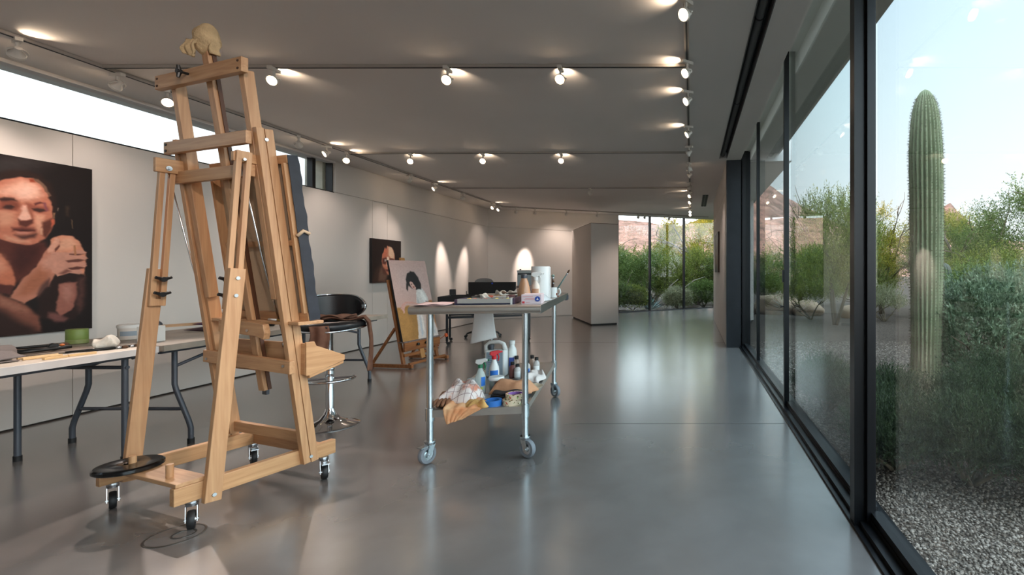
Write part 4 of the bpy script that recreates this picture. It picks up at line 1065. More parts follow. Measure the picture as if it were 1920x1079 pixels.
# crosses
for z, x0, x1, dy in ((1.972, -.40, .352, -.062), (1.803, -.385, .33, -.055)):
    y = lean(z) + dy
    m = MB(); m.bar((x0, y, z), (x1, y, z), .028, .070, (0, 0, 1)); cx = m.build('cross_bar', wx, ez, bevel=.003)
    m = MB()
    for x in (x0 + .025,):
        for dz in (-.018, .018): m.cyl((x, y - .014, z + dz), (x, y - .018, z + dz), .008, n=10)
    m.build('bolt', M['rubber'], cx, smooth=40)
# inner sliding frame
for s, x in ((-1, -.295), (1, .318)):
    m = MB(); m.bar((x, lean(1.1) - .012, 1.1), (x, lean(2.33) - .012, 2.33), .042, .052, (0, 1, 0)); m.build('inner_post', wz, ez, bevel=.003)
y = lean(2.335) - .052
m = MB(); m.bar((-.40, y, 2.338), (.385, y, 2.338), .032, .078); tb = m.build('top_board', wx, ez, bevel=.003)
for x in (-.375, .355):
    for dz in (-.02, .02):
        m = MB(); m.ball((x, y - .016, 2.338 + dz), (.010, .004, .007), 10, 6); m.build('plug', mat('wood_plug_dark', (74, 48, 30), .6) if 'plug' not in M else M['plug'], tb, smooth=True)
        M.setdefault('plug', bpy.data.materials['wood_plug_dark'])
m = MB(); m.cyl((-.075, y - .016, 2.345), (-.075, y - .05, 2.345), .007, n=10); m.cyl((-.075, y - .045, 2.345), (-.075, y - .066, 2.345), .013, n=12); m.tube([(-.075, y - .058, 2.378), (-.075, y - .054, 2.345), (-.075, y - .058, 2.312)], [.008, .012, .008], 8)
m.build('wing_knob', M['blackplastic'], ez, smooth=40)
# centre mast with its dark guide groove
m = MB(); m.bar((.055, lean(.545), .545), (.0, lean(2.50), 2.50), .052, .040, (0, 1, 0)); ms = m.build('mast', wz, ez, bevel=.003)
m = MB(); m.bar((.086, lean(.55) + .008, .55), (.031, lean(2.49) + .008, 2.49), .006, .018, (0, 1, 0)); m.build('groove', mat('walnut_groove', (84, 50, 30), .5), ms)
# lower cross, canvas ledge, clamp block and paint tray
y = lean(.72) - .01
m = MB(); m.bar((-.40, y - .03, .735), (.40, y - .03, .712), .028, .075); cx = m.build('cross_bar', wx, ez, bevel=.003)
for x in (-.36, .35):
    m = MB(); m.cyl((x, y - .045, .72), (x, y - .05, .72), .008, n=10); m.build('bolt', M['zinc'], cx, smooth=40)
m = MB(); m.prism([(-.17, .90), (.16, .885), (.24, .868), (.25, .905), (.235, .955), (.17, .963), (-.17, .972)], (0, lean(.93) - .065, 0), (1, 0, 0), (0, 0, 1), (0, .032, 0)); cb = m.build('clamp_block', wx, ez, bevel=.003)
for x in (-.06, .10):
    m = MB(); m.cyl((x, lean(.93) - .066, .915), (x, lean(.93) - .07, .915), .008, n=10); m.build('bolt', M['zinc'], cb, smooth=40)
m = MB(); m.bb(-.34, .47, lean(.97) - .02, lean(.97) + .115, .953, .972); m.build('canvas_ledge', wx, ez, bevel=.003)
tr = [(.445, .848), (.49, .848), (.50, .822), (.665, .742), (.665, .712), (.47, .655), (.445, .655)]
m = MB()
m.prism(tr, (.415, 0, 0), (0, 1, 0), (0, 0, 1), (.014, 0, 0)); m.build('tray_end', wy, ez, bevel=.002)
m = MB(); m.prism(tr, (-.415, 0, 0), (0, 1, 0), (0, 0, 1), (-.014, 0, 0)); m.build('tray_end', wy, ez, bevel=.002)
m = MB(); m.bb(-.415, .415, .445, .465, .66, .84)
m.bb(-.415, .415, .655, .667, .70, .745)
m.prism([(.46, .652), (.66, .705), (.66, .718), (.46, .666)], (-.415, 0, 0), (0, 1, 0), (0, 0, 1), (.83, 0, 0))
tt = m.build('paint_tray', wx, ez, bevel=.002)
m = MB(); m.prism([(.465, .655), (.66, .707), (.66, .692), (.465, .638)], (.405, 0, 0), (0, 1, 0), (0, 0, 1), (.02, 0, 0)); m.build('tray_runner', wy, tt, bevel=.002)
def caster(parent, x, y, ang, r=.045, fork=M['zinc'], tyre=M['rubber'], hub=M['zinc'], h=None, w=.028, brake=False):
    h = h or r * 2 + .03
    Mx = Matrix.Rotation(ang, 3, 'Z'); o = Vector((x, y, 0)); off = Mx @ Vector((.022, 0, 0))
    f_ = MB(); f_.lathe([(r * .55, h - .010), (r * .55, h), (r * .3, h)], o, 16); f_.lathe([(r * .5, h - .024), (r * .55, h - .012), (r * .4, h - .010)], o, 16)
    for s in (-1, 1):
        e = Mx @ Vector((0, s * (w / 2 + .005), 0)); q = Mx @ Vector((1, 0, 0))
        f_.prism([(-.024, h - .02), (.024, h - .02), (.034, r * .8), (.010, r * .8)], o + e, q, (0, 0, 1), Mx @ Vector((0, s * .003, 0)))
    f_.cyl(o + off + Mx @ Vector((0, -w / 2 - .012, 0)) + Vector((0, 0, r)), o + off + Mx @ Vector((0, w / 2 + .012, 0)) + Vector((0, 0, r)), .006, n=10)
    if brake: f_.box(o + Mx @ Vector((.055, 0, 0)) + Vector((0, 0, h - .028)), (.05, w + .01, .006), ang)
    c_ = f_.build('caster', fork, parent, smooth=40)
    t_ = MB(); ax = Mx @ Vector((0, 1, 0)); cc = o + off + Vector((0, 0, r))
    t_.lathe([(r * .62, -w / 2), (r * .92, -w / 2), (r, -w / 4), (r, w / 4), (r * .92, w / 2), (r * .62, w / 2)], cc, 28, ax, closed=True); t_.build('tyre', tyre, c_, smooth=50)
    t_ = MB(); t_.lathe([(.008, -w / 2 - .002), (r * .3, -w / 2 - .002), (r * .34, -w / 2 + .006), (r * .63, -w / 2 + .004), (r * .63, w / 2 - .004), (r * .34, w / 2 - .006), (r * .3, w / 2 + .002), (.008, w / 2 + .002)], cc, 20, ax); t_.build('hub', hub, c_, smooth=40)
    return c_
caster(ez, .33, -.01, R(-30), h=.131); caster(ez, -.33, -.03, R(-20), h=.131); caster(ez, .345, .595, R(-25), h=.131, brake=True); caster(ez, -.335, .60, R(-20), h=.131, brake=True)

# knitted rag stuck on top of the mast
def easel_w(x, y, z):
    a = R(-19.4); return (-2.76 + x * math.cos(a) - y * math.sin(a), 2.493 + x * math.sin(a) + y * math.cos(a), z)
rg = thing('cloth_cap', 'cream knitted cloth bundled over the top of the big easel mast', 'cloth', easel_w(0, lean(2.53), 2.53))
m = MB(); m.ball((0, 0, .012), (.060, .058, .086), 32, 22)
m.v = [(p[0] * (1 + .05 * math.sin(p[2] * 70 + p[0] * 40)) + .01 * p[2], p[1] * (1 + .05 * math.sin(p[2] * 65 + p[0] * 50)), p[2] + .005 * math.sin(p[0] * 80)) for p in m.v]
m.build('bundle', M['linen'], rg, smooth=True)
m = MB()
m.grid(lambda u, v: (-.060 + .062 * u + .008 * math.sin(v * 7 + u * 3) - .012 * v, -.046 - .016 * math.sin(v * 2.6) - .005 * math.cos(u * 13), -.01 - .080 * v - .02 * u * v), 22, 12)
m.build('loose_end', M['linen'], rg, smooth=True, solid=.012)
m = MB()
m.grid(lambda u, v: (.044 + .012 * u + .004 * math.sin(v * 8), -.03 + .045 * u, .0 - .075 * v), 10, 10)
m.build('loose_end', M['linen'], rg, smooth=True, solid=.012)
# round weight plate over the peg
wp = thing('weight_plate', 'round black weight plate slipped over a peg of the big easel base', 'weight', easel_w(-.135, -.045, .2375), 0)
m = MB(); m.lathe([(.020, 0), (.120, 0), (.128, .006), (.128, .020), (.120, .027), (.024, .027), (.020, .024)], (0, 0, 0), 48, closed=True)
m.build('plate', M['blackgloss'], wp, smooth=40)
# canvas on the easel, seen from behind
cz0, cz1 = .9725, 1.895
Ld = Vector((0, -.125, 1)).normalized(); Nd = Vector((0, 1, .125)).normalized()
ca = thing('stretched_canvas', 'stretched canvas seen from the back on the big studio easel', 'canvas', easel_w(0, 0, 0), R(-19.4))
o = Vector((0, .562 - .125 * cz0, cz0)); Hc = (cz1 - cz0) / Ld.z; X0, X1 = -.235, .455
for nm, (xa, za, xb, zb) in {'stretcher_bar': (X0, .022, X1, .022), 'stretcher_bar.': (X0, Hc - .022, X1, Hc - .022), 'stretcher_bar..': (X0 + .022, .044, X0 + .022, Hc - .044), 'stretcher_bar...': (X1 - .022, .044, X1 - .022, Hc - .044), 'cross_brace': (X0 + .04, Hc * .48, X1 - .04, Hc * .48)}.items():
    m = MB(); m.bar(o + Vector((xa, 0, 0)) + Ld * za + Nd * .012, o + Vector((xb, 0, 0)) + Ld * zb + Nd * .012, .022, .044 if nm != 'cross_brace' else .03, Nd if xa == xb else Ld)
    m.build(nm.strip('.'), wx if xa != xb else wz, ca)
m = MB(); m.prism([(X0, 0), (X1, 0), (X1, Hc), (X0, Hc)], o + Nd * .026, (1, 0, 0), Ld, Nd * .003); m.build('canvas_back', M['rawcanvas'], ca)
m = MB(); m.prism([(X0 - .003, 0), (X1 + .003, 0), (X1 + .003, Hc), (X0 - .003, Hc)], o + Nd * .030, (1, 0, 0), Ld, Nd * .022); m.build('painted_front', M['canvasedge'], ca)
m = MB(); m.grid(lambda u, v: tuple(o + Vector((X1 + .004 + .001 * math.sin(v * 31), 0, 0)) + Ld * (Hc * v) + Nd * (.004 + .056 * u + (.0028 * math.sin(v * 23) + .0018 * math.sin(v * 61)) * u)), 4, 60); m.build('painted_edge', M['canvasedge'], ca, solid=.003)
m = MB(); m.tube([tuple(o + Vector((X1 + .002, 0, 0)) + Ld * (Hc * .52) + Nd * .0), tuple(o + Vector((X1 + .012, 0, 0)) + Ld * (Hc * .55) + Nd * .03), tuple(o + Vector((X1 + .010, 0, 0)) + Ld * (Hc * .53) + Nd * .06)], .010, 8); m.build('tape_tab', M['rawcanvas'], ca, smooth=True)
# things left on the tray
tb_ = thing('paint_brush', 'white-handled brush lying across the big easel clamp block', 'brush', easel_w(.27, lean(.93) - .03, .972), R(-25))
m = MB(); m.tube([(-.05, 0, .008), (.04, 0, .008)], [.007, .005], 8); m.build('handle', M['whiteplastic'], tb_, smooth=True)
m = MB(); m.tube([(.04, 0, .008), (.075, 0, .008)], [.006, .002], 8); m.build('bristles', mat('ochre_bristle', (168, 132, 60), .8), tb_, smooth=True)
gp = thing('palette_scraper', 'flat grey paint scraper hanging under the big easel tray', 'scraper', easel_w(.0, .50, .60), R(-19))
m = MB(); m.bb(-.045, -.005, -.008, .008, -.10, .05); m.build('blade', M['greymetal'], gp)
m = MB(); m.bb(-.04, -.01, -.011, .011, .05, .06); m.build('collar', M['zinc'], gp)

# ------------------------------------------------------------------ chrome bar stool
st = thing('bar_stool', 'black leather bar stool with a chrome trumpet base behind the big easel', 'stool', (-2.955, 3.95, 0), R(30))
m = MB(); m.lathe([(.205, 0), (.207, .006), (.19, .014), (.13, .028), (.075, .055), (.045, .095), (.034, .13), (.030, .14), (.030, 0)], (0, 0, 0), 48); m.build('base', M['chrome'], st, smooth=50)
m = MB(); m.cyl((0, 0, .13), (0, 0, .46), .030, n=24); m.cyl((0, 0, .46), (0, 0, .76), .024, n=24); m.lathe([(.031, .45), (.034, .455), (.034, .47), (.025, .475)], (0, 0, 0), 20); m.build('column', M['chrome'], st, smooth=40)
m = MB()
m.tube([(.17 * math.cos(a) - .0, -.04 - .155 * math.sin(a), .385) for a in [PI * k / 20 for k in range(-2, 23)]], .011, 10)
m.tube([(-.165, -.02, .385), (0, 0, .385), (.165, -.02, .385)], .009, 8); m.build('footrest', M['chrome'], st, smooth=40)
m = MB(); m.lathe([(.01, .765), (.12, .765), (.14, .78), (.10, .785)], (0, 0, 0), 24); m.build('seat_plate', M['steel'], st, smooth=40)
m = MB(); m.lathe([(.03, .782), (.215, .782), (.240, .800), (.247, .820), (.238, .842), (.21, .856), (.12, .853), (.02, .848)], (0, 0, 0), 44); m.build('seat', M['leather'], st, smooth=60)
m = MB(); m.tube([(.243 * math.cos(a), .243 * math.sin(a), .793 + .010 * math.cos(a * 2)) for a in [2 * PI * k / 48 for k in range(48)]], .009, 8, closed=True); m.build('seat_rim', M['chrome'], st, smooth=True)
def backp(a, v, r=.245):
    e = abs(a) / 1.12
    top = 1.058 - .055 * e ** 3; bot = .862 + .05 * e ** 4
    mid = (top + bot) / 2; hh = (top - bot) / 2 * (max(0, 1 - e ** 5)) ** .5
    z = mid + hh * (2 * v - 1)
    rr = r + .05 * (z - .87)
    return (rr * math.sin(a), .02 + rr * math.cos(a), z)
m = MB(); m.grid(lambda u, v: backp((u * 2 - 1) * 1.12, v), 36, 10); m.build('backrest', M['leather'], st, smooth=True, solid=.04)
pts = [backp(-1.12 + 2.24 * k / 36, 1, .252) for k in range(37)] + [backp(1.12 - 2.24 * k / 36, 0, .252) for k in range(1, 36)]
m = MB(); m.tube(pts, .0065, 8, closed=True); m.build('backrest_rim', M['chrome'], st, smooth=True)
m = MB(); m.tube([(0, .22, .80), (0, .29, .84), (0, .285, .90)], .014, 8); m.build('back_support', M['chrome'], st, smooth=True)
M['browncloth'] = mat('paint_rag_brown', (96, 62, 48), .9, var=.35, vscale=9, bump=.4, bscale=20, c2=(134, 96, 76))
rb = thing('paint_rag', 'brown stained rag draped over the bar stool seat and hanging down its right side', 'rag', (-2.955, 3.95, 0), R(30))
def ragp(u, v):
    w = .07 + .03 * abs(math.sin(v * 5)) + (.03 * max(0, v - .55) * 3)
    x = (u - .5) * 2 * w; fold = .010 * math.sin(u * 15 + v * 5)
    s = v
    if s < .42: q = s / .42; return (-.05 + q * .30, .02 + x + .05 * (1 - q), .862 + fold + .012 * math.sin(q * 8))
    q = (s - .42) / .58
    return (.262 + .012 * math.sin(q * 4) + fold + .02 * q, .02 + x * (1 - .25 * math.sin(q * PI)) , .86 - .02 - q * .42 - .05 * (u - .4) * q)
m = MB(); m.grid(ragp, 16, 40); m.build('hanging_strip', M['browncloth'], rb, smooth=True, solid=.006)
m = MB(); m.grid(lambda u, v: (-.16 + .34 * u, .08 - .10 * v + .03 * math.sin(u * 7), .866 + .030 * abs(math.sin(u * 6 + v * 2)) + .008 * math.sin(v * 9)), 22, 10); m.build('crumpled_part', M['browncloth'], rb, smooth=True, solid=.006)
m = MB(); m.grid(lambda u, v: (-.10 + .12 * u + .01 * math.sin(v * 5), -.252 + .012 * math.sin(u * 9), .835 - .19 * v - .05 * u * v), 12, 12); m.build('hanging_corner', M['browncloth'], rb, smooth=True, solid=.006)

# ------------------------------------------------------------------ folding tables along the left wall
def folding_table(label, y0, y1, topmat, edgemat, legs):
    t = thing('folding_table', label, 'table', (-3.62, y0, 0))
    L = y1 - y0
    m = MB(); m.bb(-.90, 0, 0, L, .705, .748); tp = m.build('tabletop', topmat, t, bevel=.008)
    m = MB(); m.bb(-.003, .004, .004, L - .004, .706, .7475); m.bb(-.895, .004, L - .004, L + .002, .706, .7475); m.build('edge_band', edgemat, tp)
    m = MB(); m.bb(-.86, -.84, .06, L - .06, .68, .705); m.bb(-.10, -.08, .06, L - .06, .68, .705); m.build('side_rail', M['greymetal'], t)
    for yy, d, bent in legs:
        for x in (-.17, -.80):
            sg_ = 1 if x > -.4 else -1
            if bent: pts = [(x, yy, .70), (x, yy, .43), (x + sg_ * .015, yy, .38), (x + sg_ * .105, yy, .16), (x + sg_ * .12, yy, .11), (x + sg_ * .12, yy, 0.002)]
            else: pts = [(x + sg_ * .04, yy, .70), (x + sg_ * .04, yy, .35), (x + sg_ * .04, yy, .002)]
            m = MB(); m.tube(pts, .0165, 12); lg = m.build('leg', M['greymetal'], t, smooth=50)
            e = pts[-1]; m = MB(); m.cyl((e[0], e[1], 0), (e[0], e[1], .035), .020, n=14); m.build('foot_cap', M['rubber'], lg, smooth=40)
        m = MB(); m.cyl((-.86, yy, .25 if bent else .62), (-.11, yy, .25 if bent else .62), .012, n=10); m.build('cross_tube', M['greymetal'], t, smooth=40)
        m = MB(); m.tube([(-.48, yy, .62), (-.48, yy + d * .42, .70)], .011, 8)
        if bent: m.tube([(-.80, yy, .56), (-.80, yy + d * .55, .705)], .012, 8); m.tube([(-.17, yy, .56), (-.17, yy + d * .55, .705)], .012, 8)
        m.build('brace', M['greymetal'], t, smooth=40)
    return t
folding_table('white folding table in the left foreground under the big portrait', .84, 3.28, M['tabletop'], M['tabledge'], [(2.36, -1, False), (.25, 1, False)])
folding_table('second folding table further along the left wall behind the big easel', 3.31, 5.75, M['tabgrey'], M['tabgrey'], [(.235, 1, True), (2.20, -1, True)])

# ------------------------------------------------------------------ second easel with the painting of a woman
oz, ox = M['oak'], M['oak_x']
e2 = thing('wooden_easel', 'smaller dark wood easel holding the painting of a dark-haired woman', 'easel', (-3.81, 6.65, 0), R(82))
def l2(z): return -.075 + .20 * (z - .34)
for s in (-1, 1):
    m = MB(); m.bar((s * .36, -.25, .03), (s * .36, .36, .03), .04, .045); m.build('base_rail', ox, e2, bevel=.003)
    m = MB(); m.bar((s * .33, l2(.05) + .035, .05), (s * .33, l2(1.15) + .035, 1.15), .045, .03, (0, 1, 0)); m.build('upright', oz, e2, bevel=.003)
    m = MB(); m.bar((s * .36, .33, .05), (s * .33, l2(.52) + .06, .52), .035, .025, (0, 1, 0)); m.build('rear_strut', oz, e2, bevel=.003)
    m = MB(); m.ball((s * .36, -.22, .006), (.02, .02, .006), 10, 6); m.ball((s * .36, .33, .006), (.02, .02, .006), 10, 6); m.build('foot_pad', M['rubber'], e2, smooth=True)
m = MB(); m.bar((-.36, -.20, .055), (.36, -.20, .055), .03, .03); m.build('front_cross', ox, e2, bevel=.003)
m = MB(); m.bar((-.33, l2(.16) + .005, .16), (.33, l2(.16) + .005, .16), .02, .04); m.build('lower_cross', ox, e2, bevel=.003)
m = MB(); m.bar((0, l2(.08) + .0, .08), (0, l2(1.45) + .05, 1.45), .08, .025, (0, 1, 0)); m.build('mast', mat('pale_oak', (176, 124, 72), .5), e2, bevel=.003)
m = MB(); m.bar((-.35, l2(.27) - .03, .27), (.35, l2(.27) - .03, .27), .025, .115); hb = m.build('holder_board', ox, e2, bevel=.003)
m = MB(); m.bb(-.36, .36, l2(.34) - .055, l2(.34) + .03, .328, .342); m.build('ledge', mat('paint_crusted_ledge', (112, 96, 92), .7, var=.5, vscale=30), hb)
for x in (-.12, .04):
    m = MB(); m.lathe([(.006, 0), (.012, .002), (.02, .012), (.02, .026), (.012, .03)], (x, l2(.27) - .044, .285), 14, (0, -1, 0)); m.build('knob', M['blackplastic'], hb, smooth=40)
WM = [([(0, .55), (.4, .6), (1, .5), (1, 1), (0, 1)], (200, 166, 157), .2),
      ([(0, 0), (.44, 0), (.47, .15), (.50, .40), (.30, .43), (0, .41)], (168, 116, 56), .012),
      ([(.0, .05), (.2, 0), (.32, .2), (.24, .39), (0, .39)], (184, 128, 62), .05),
      ([(.88, .40), (.93, .46), (1, .46), (1, .10), (.92, .2)], (168, 106, 66), .015),
      ([(.74, .40), (.84, .47), (1, .47), (1, .41), (.9, .385), (.8, .375)], (168, 108, 64), .010),
      ([(.42, 0), (.47, .20), (.50, .40), (.90, .39), (.95, .2), (1, .06), (1, 0)], (212, 194, 184), .012),
      ([(.66, 0), (.66, .2), (.68, .36), (.78, .34), (.80, .15), (.84, 0)], (204, 170, 156), .03), ([(.52, .02), (.54, .28), (.57, .3), (.58, .06)], (182, 184, 190), .012), ([(.86, .04), (.86, .26), (.90, .24), (.93, .04)], (188, 184, 184), .012), ([(.60, .10), (.60, .34), (.62, .34), (.63, .08)], (226, 214, 206), .01),
      ([(.62, .655), (.70, .665), (.80, .61), (.88, .52), (.885, .46), (.82, .40), (.70, .36), (.52, .37), (.54, .46), (.57, .56)], (208, 200, 194), .008),
      ([(.68, .64), (.78, .58), (.85, .49), (.78, .45), (.68, .52)], (226, 220, 214), .02), ([(.58, .54), (.62, .46), (.70, .40), (.60, .38), (.55, .44)], (178, 172, 170), .012),
      ([(.80, .47), (.88, .46), (.88, .42), (.80, .40)], (142, 116, 110), .01),
      ([(.10, .39), (.20, .44), (.28, .458), (.44, .445), (.62, .40), (.73, .395), (.72, .42), (.58, .445), (.42, .475), (.26, .485), (.14, .45)], (210, 150, 134), .006),
      ([(.09, .40), (.16, .44), (.22, .43), (.17, .34), (.14, .34), (.13, .39)], (212, 154, 140), .006),
      ([(.345, .625), (.36, .76), (.42, .83), (.52, .865), (.62, .85), (.71, .78), (.755, .69), (.73, .625), (.66, .63), (.60, .62), (.50, .64), (.40, .68), (.375, .63)], (42, 40, 41), .010),
      ([(.445, .72), (.50, .745), (.565, .70), (.60, .645), (.575, .62), (.52, .635), (.46, .67)], (212, 160, 144), .008), ([(.52, .665), (.56, .672), (.555, .652), (.525, .65)], (152, 72, 68), .004),
      ([(.46, .735), (.52, .755), (.60, .70), (.62, .64), (.58, .67), (.53, .72)], (40, 38, 40), .006), ([(.475, .70), (.505, .705), (.505, .692), (.48, .69)], (70, 50, 48), .004),
      ([(.33, .64), (.35, .70), (.375, .70), (.36, .61)], (60, 54, 54), .008)]
wp2 = thing('figure_painting', 'pink-toned painting of a dark-haired woman in white, leaning on the smaller easel', 'painting', (-3.81, 6.65, 0), R(82))
L2 = Vector((0, .20, 1)).normalized(); N2 = Vector((0, 1, -.20)).normalized(); o2 = Vector((-.35, l2(.3425) - .032, .3425))
m = MB(); m.prism([(0, 0), (.70, 0), (.70, 1.09), (0, 1.09)], o2 + N2 * .001, (1, 0, 0), L2, N2 * .026); m.build('canvas_edge', M['canvasblack'], wp2)
painted('painted_figure', raster(140, 216, WM, (196, 160, 150), 12, .70 / 1.09), .70, 1.09, wp2, o2, (1, 0, 0), L2)
# ------------------------------------------------------------------ stainless work table
WA = R(9.2); WO = (-1.719, 3.176)
def wt(s, t, z=0): return (WO[0] + s * math.cos(WA) - t * math.sin(WA), WO[1] + s * math.sin(WA) + t * math.cos(WA), z)
TT, SH = 1.032, .347
wk = thing('work_table', 'stainless steel work table on casters in the middle of the room', 'work table', wt(0, 0), WA)
S0, S1, T0, T1 = -.105, .715, -.085, 1.86
m = MB()
m.prism([(S0 + .03, T0), (S1, T0), (S1, T1), (S0 + .03, T1), (S0, T1 - .03), (S0, T0 + .03)], (0, 0, TT - .004), (1, 0, 0), (0, 1, 0), (0, 0, .004))
top = m.build('tabletop', M['stainless'], wk, bevel=.002)
m = MB()
arc = [(-.022 * (1 - math.cos(a)) if False else -.024 * math.sin(a), -.024 + .024 * math.cos(a) - (.024 if False else 0)) for a in [PI * k / 10 for k in range(11)]]
m.prism([(0, 0)] + [(x, z) for x, z in arc] + [(0, -.052), (.006, -.052), (.006, -.006)], (S0 + .012, T0, TT), (0, 1, 0), (0, 0, 1), (S1 - S0 - .012, 0, 0))
m.build('rolled_front_edge', M['stainless'], top, smooth=40)
m = MB(); m.bb(S1 - .002, S1, T0, T1, TT - .055, TT); m.bb(S1 - .016, S1, T0, T1, TT - .055, TT - .052); m.bb(S0, S0 + .002, T0 + .03, T1, TT - .05, TT); m.bb(S0, S1, T1 - .002, T1, TT - .05, TT); m.build('side_lip', M['galv'], top)
m = MB(); m.bb(S1 - .02, S1 + .003, T1 - .16, T1 + .01, TT - .07, TT - .02); m.build('end_bracket', M['greymetal'], top)
m = MB(); m.bb(.0, .6, .25, .29, TT - .05, TT - .005); m.bb(.0, .6, 1.3, 1.34, TT - .05, TT - .005); m.build('under_channel', M['galv'], top)
for x, y in ((0, 0), (.6, 0), (0, 1.608), (.6, 1.608)):
    m = MB(); m.cyl((x, y, .13), (x, y, TT - .004), .0205, n=20); lg = m.build('leg', M['galv'], wk, smooth=40)
    m = MB(); m.lathe([(.021, SH - .075), (.027, SH - .072), (.027, SH + .012), (.021, SH + .015)], (x, y, 0), 20); m.build('shelf_collar', M['galv'], lg, smooth=40)
    m = MB(); m.lathe([(.0205, TT - .05), (.026, TT - .045), (.034, TT - .008), (.034, TT - .004)], (x, y, 0), 20); m.build('socket', M['galv'], lg, smooth=40)
m = MB(); m.bb(.0, .6, -.015, 1.62, SH - .004, SH); m.bb(.012, .588, -.017, -.013, SH - .048, SH); m.bb(.012, .588, 1.618, 1.622, SH - .045, SH); m.bb(-.012, -.008, .012, 1.60, SH - .045, SH); m.bb(.608, .612, .012, 1.60, SH - .045, SH); m.bb(-.01, .61, .0, 1.61, SH - .004, SH - .001)
m.build('lower_shelf', M['stainless'], wk)
gr = M['greyrubber']
caster(wk, 0, 0, R(-120), .062, M['galv'], gr, M['galv'], .145, .032, True); caster(wk, .6, 0, R(-35), .062, M['galv'], gr, M['zinc'], .145, .032)
caster(wk, .6, 1.608, R(-45), .062, M['galv'], gr, M['galv'], .145, .032); caster(wk, 0, 1.608, R(-80), .062, M['galv'], gr, M['galv'], .145, .032)

def item(name, label, cat, s, t, z, rz=0, group=None): return thing(name, label, cat, wt(s, t, z), WA + rz, group)
# ---- things on the lower shelf
M['peachcloth'] = mat('paint_stained_cloth', (224, 186, 142), .9, vscale=9, c2=(222, 140, 90), bump=.5, bscale=20)
M['ragplaid'] = mat('off_white_rag', (226, 214, 208), .9, bump=.4, bscale=22)
def plaidmat():
    m_, nt, b = newmat('plaid_towel'); N = nt.nodes; K = nt.links
    t = N.new('ShaderNodeTexCoord'); s = N.new('ShaderNodeSeparateXYZ'); K.new(t.outputs['Object'], s.inputs[0])
    prev = None
    for ax in ('X', 'Y'):
        a = N.new('ShaderNodeMath'); a.operation = 'MULTIPLY'; a.inputs[1].default_value = 24; K.new(s.outputs[ax], a.inputs[0])
        f_ = N.new('ShaderNodeMath'); f_.operation = 'FRACT'; K.new(a.outputs[0], f_.inputs[0])
        l = N.new('ShaderNodeMath'); l.operation = 'LESS_THAN'; l.inputs[1].default_value = .09; K.new(f_.outputs[0], l.inputs[0])
        if prev is None: prev = l
        else:
            mx = N.new('ShaderNodeMath'); mx.operation = 'MAXIMUM'; K.new(prev.outputs[0], mx.inputs[0]); K.new(l.outputs[0], mx.inputs[1]); prev = mx
    n = N.new('ShaderNodeTexNoise'); n.inputs['Scale'].default_value = 14; K.new(t.outputs['Object'], n.inputs['Vector'])
    r = N.new('ShaderNodeValToRGB'); r.color_ramp.elements[0].position = .52; r.color_ramp.elements[1].position = .66
    r.color_ramp.elements[0].color = (*lin((230, 216, 210)), 1); r.color_ramp.elements[1].color = (*lin((214, 138, 112)), 1); K.new(n.outputs['Fac'], r.inputs['Fac'])
    mc = N.new('ShaderNodeMixRGB'); mc.inputs[2].default_value = (*lin((156, 128, 128)), 1); K.new(prev.outputs[0], mc.inputs[0]); K.new(r.outputs['Color'], mc.inputs[1])
    K.new(mc.outputs[0], b.inputs['Base Color']); b.inputs['Roughness'].default_value = .9
    return m_
M['plaid'] = plaidmat()
def heap(name, nu, nv, w, d, h, mtl, parent, seed, solid=.006, drop=0):
    rr = random.Random(seed); k = [(rr.uniform(3, 9), rr.uniform(3, 9), rr.uniform(0, 6), rr.uniform(.3, 1)) for _ in range(5)]
    def fn(u, v):
        e = min(1, 4 * min(u, 1 - u, v, 1 - v) + .12)
        q = sum(a * abs(math.sin(p * u + o) * math.cos(q_ * v + o * 2)) for p, q_, o, a in k) / 2.6
        return ((u - .5) * w + .02 * math.sin(v * 7 + k[0][2]), (v - .5) * d + .02 * math.sin(u * 6 + k[1][2]), .006 + h * q * e - drop * (1 - min(1, 3.2 * min(u, 1 - u, v, 1 - v))) ** 1.5)
    m = MB(); m.grid(fn, nu, nv); return m.build(name, mtl, parent, smooth=True, solid=solid)
lr = item('work_glove', 'crumpled brown leather work glove at the left of the table lower shelf', 'glove', .085, .21, SH)
M['brownleather'] = mat('brown_glove_leather', (128, 84, 56), .7, var=.3, vscale=9, bump=.4)
heap('palm', 18, 18, .17, .26, .11, M['brownleather'], lr, 3)
for k in range(4):
    m = MB(); m.tube([(-.06 + .022 * k, -.10, .04), (-.07 + .026 * k, -.155, .035), (-.075 + .03 * k, -.20, .016)], [.014, .013, .009], 10); m.build('finger', M['brownleather'], lr, smooth=True)
pl = item('plaid_towel', 'checked off-white towel heaped over the brown glove on the lower shelf', 'towel', .15, .20, SH + .085)
heap('cloth', 30, 26, .25, .28, .06, M['plaid'], pl, 5, .006, .075)
rgc = item('stained_rag', 'peach rag with orange paint stains hanging over the front of the lower shelf', 'rag', .20, .0, SH)
def ragf(u, v):
    w = .20 + .05 * math.sin(v * 3)
    x = (u - .5) * w + .02 * math.sin(v * 4); f_ = .008 * math.sin(u * 18 + v * 3)
    if v < .5: q = v / .5; return (x, .13 - q * .158, .012 + f_ + .05 * (1 - q) * abs(math.sin(u * 4 + 1)) * .5)
    q = (v - .5) / .5; return (x * (1 - .45 * q) - .02 * q, -.030 - abs(f_) - .004, .010 - q * .10 * (1 - .35 * u) + f_ * .2)
m = MB(); m.grid(ragf, 26, 30); m.build('cloth', M['peachcloth'], rgc, smooth=True, solid=.005)
orr = item('yellow_rag', 'small crumpled yellowish rag beside the blue tape on the lower shelf', 'rag', .285, .025, SH)
heap('cloth', 16, 14, .13, .10, .055, mat('ochre_cloth', (206, 160, 96), .9, var=.25, vscale=12), orr, 8)
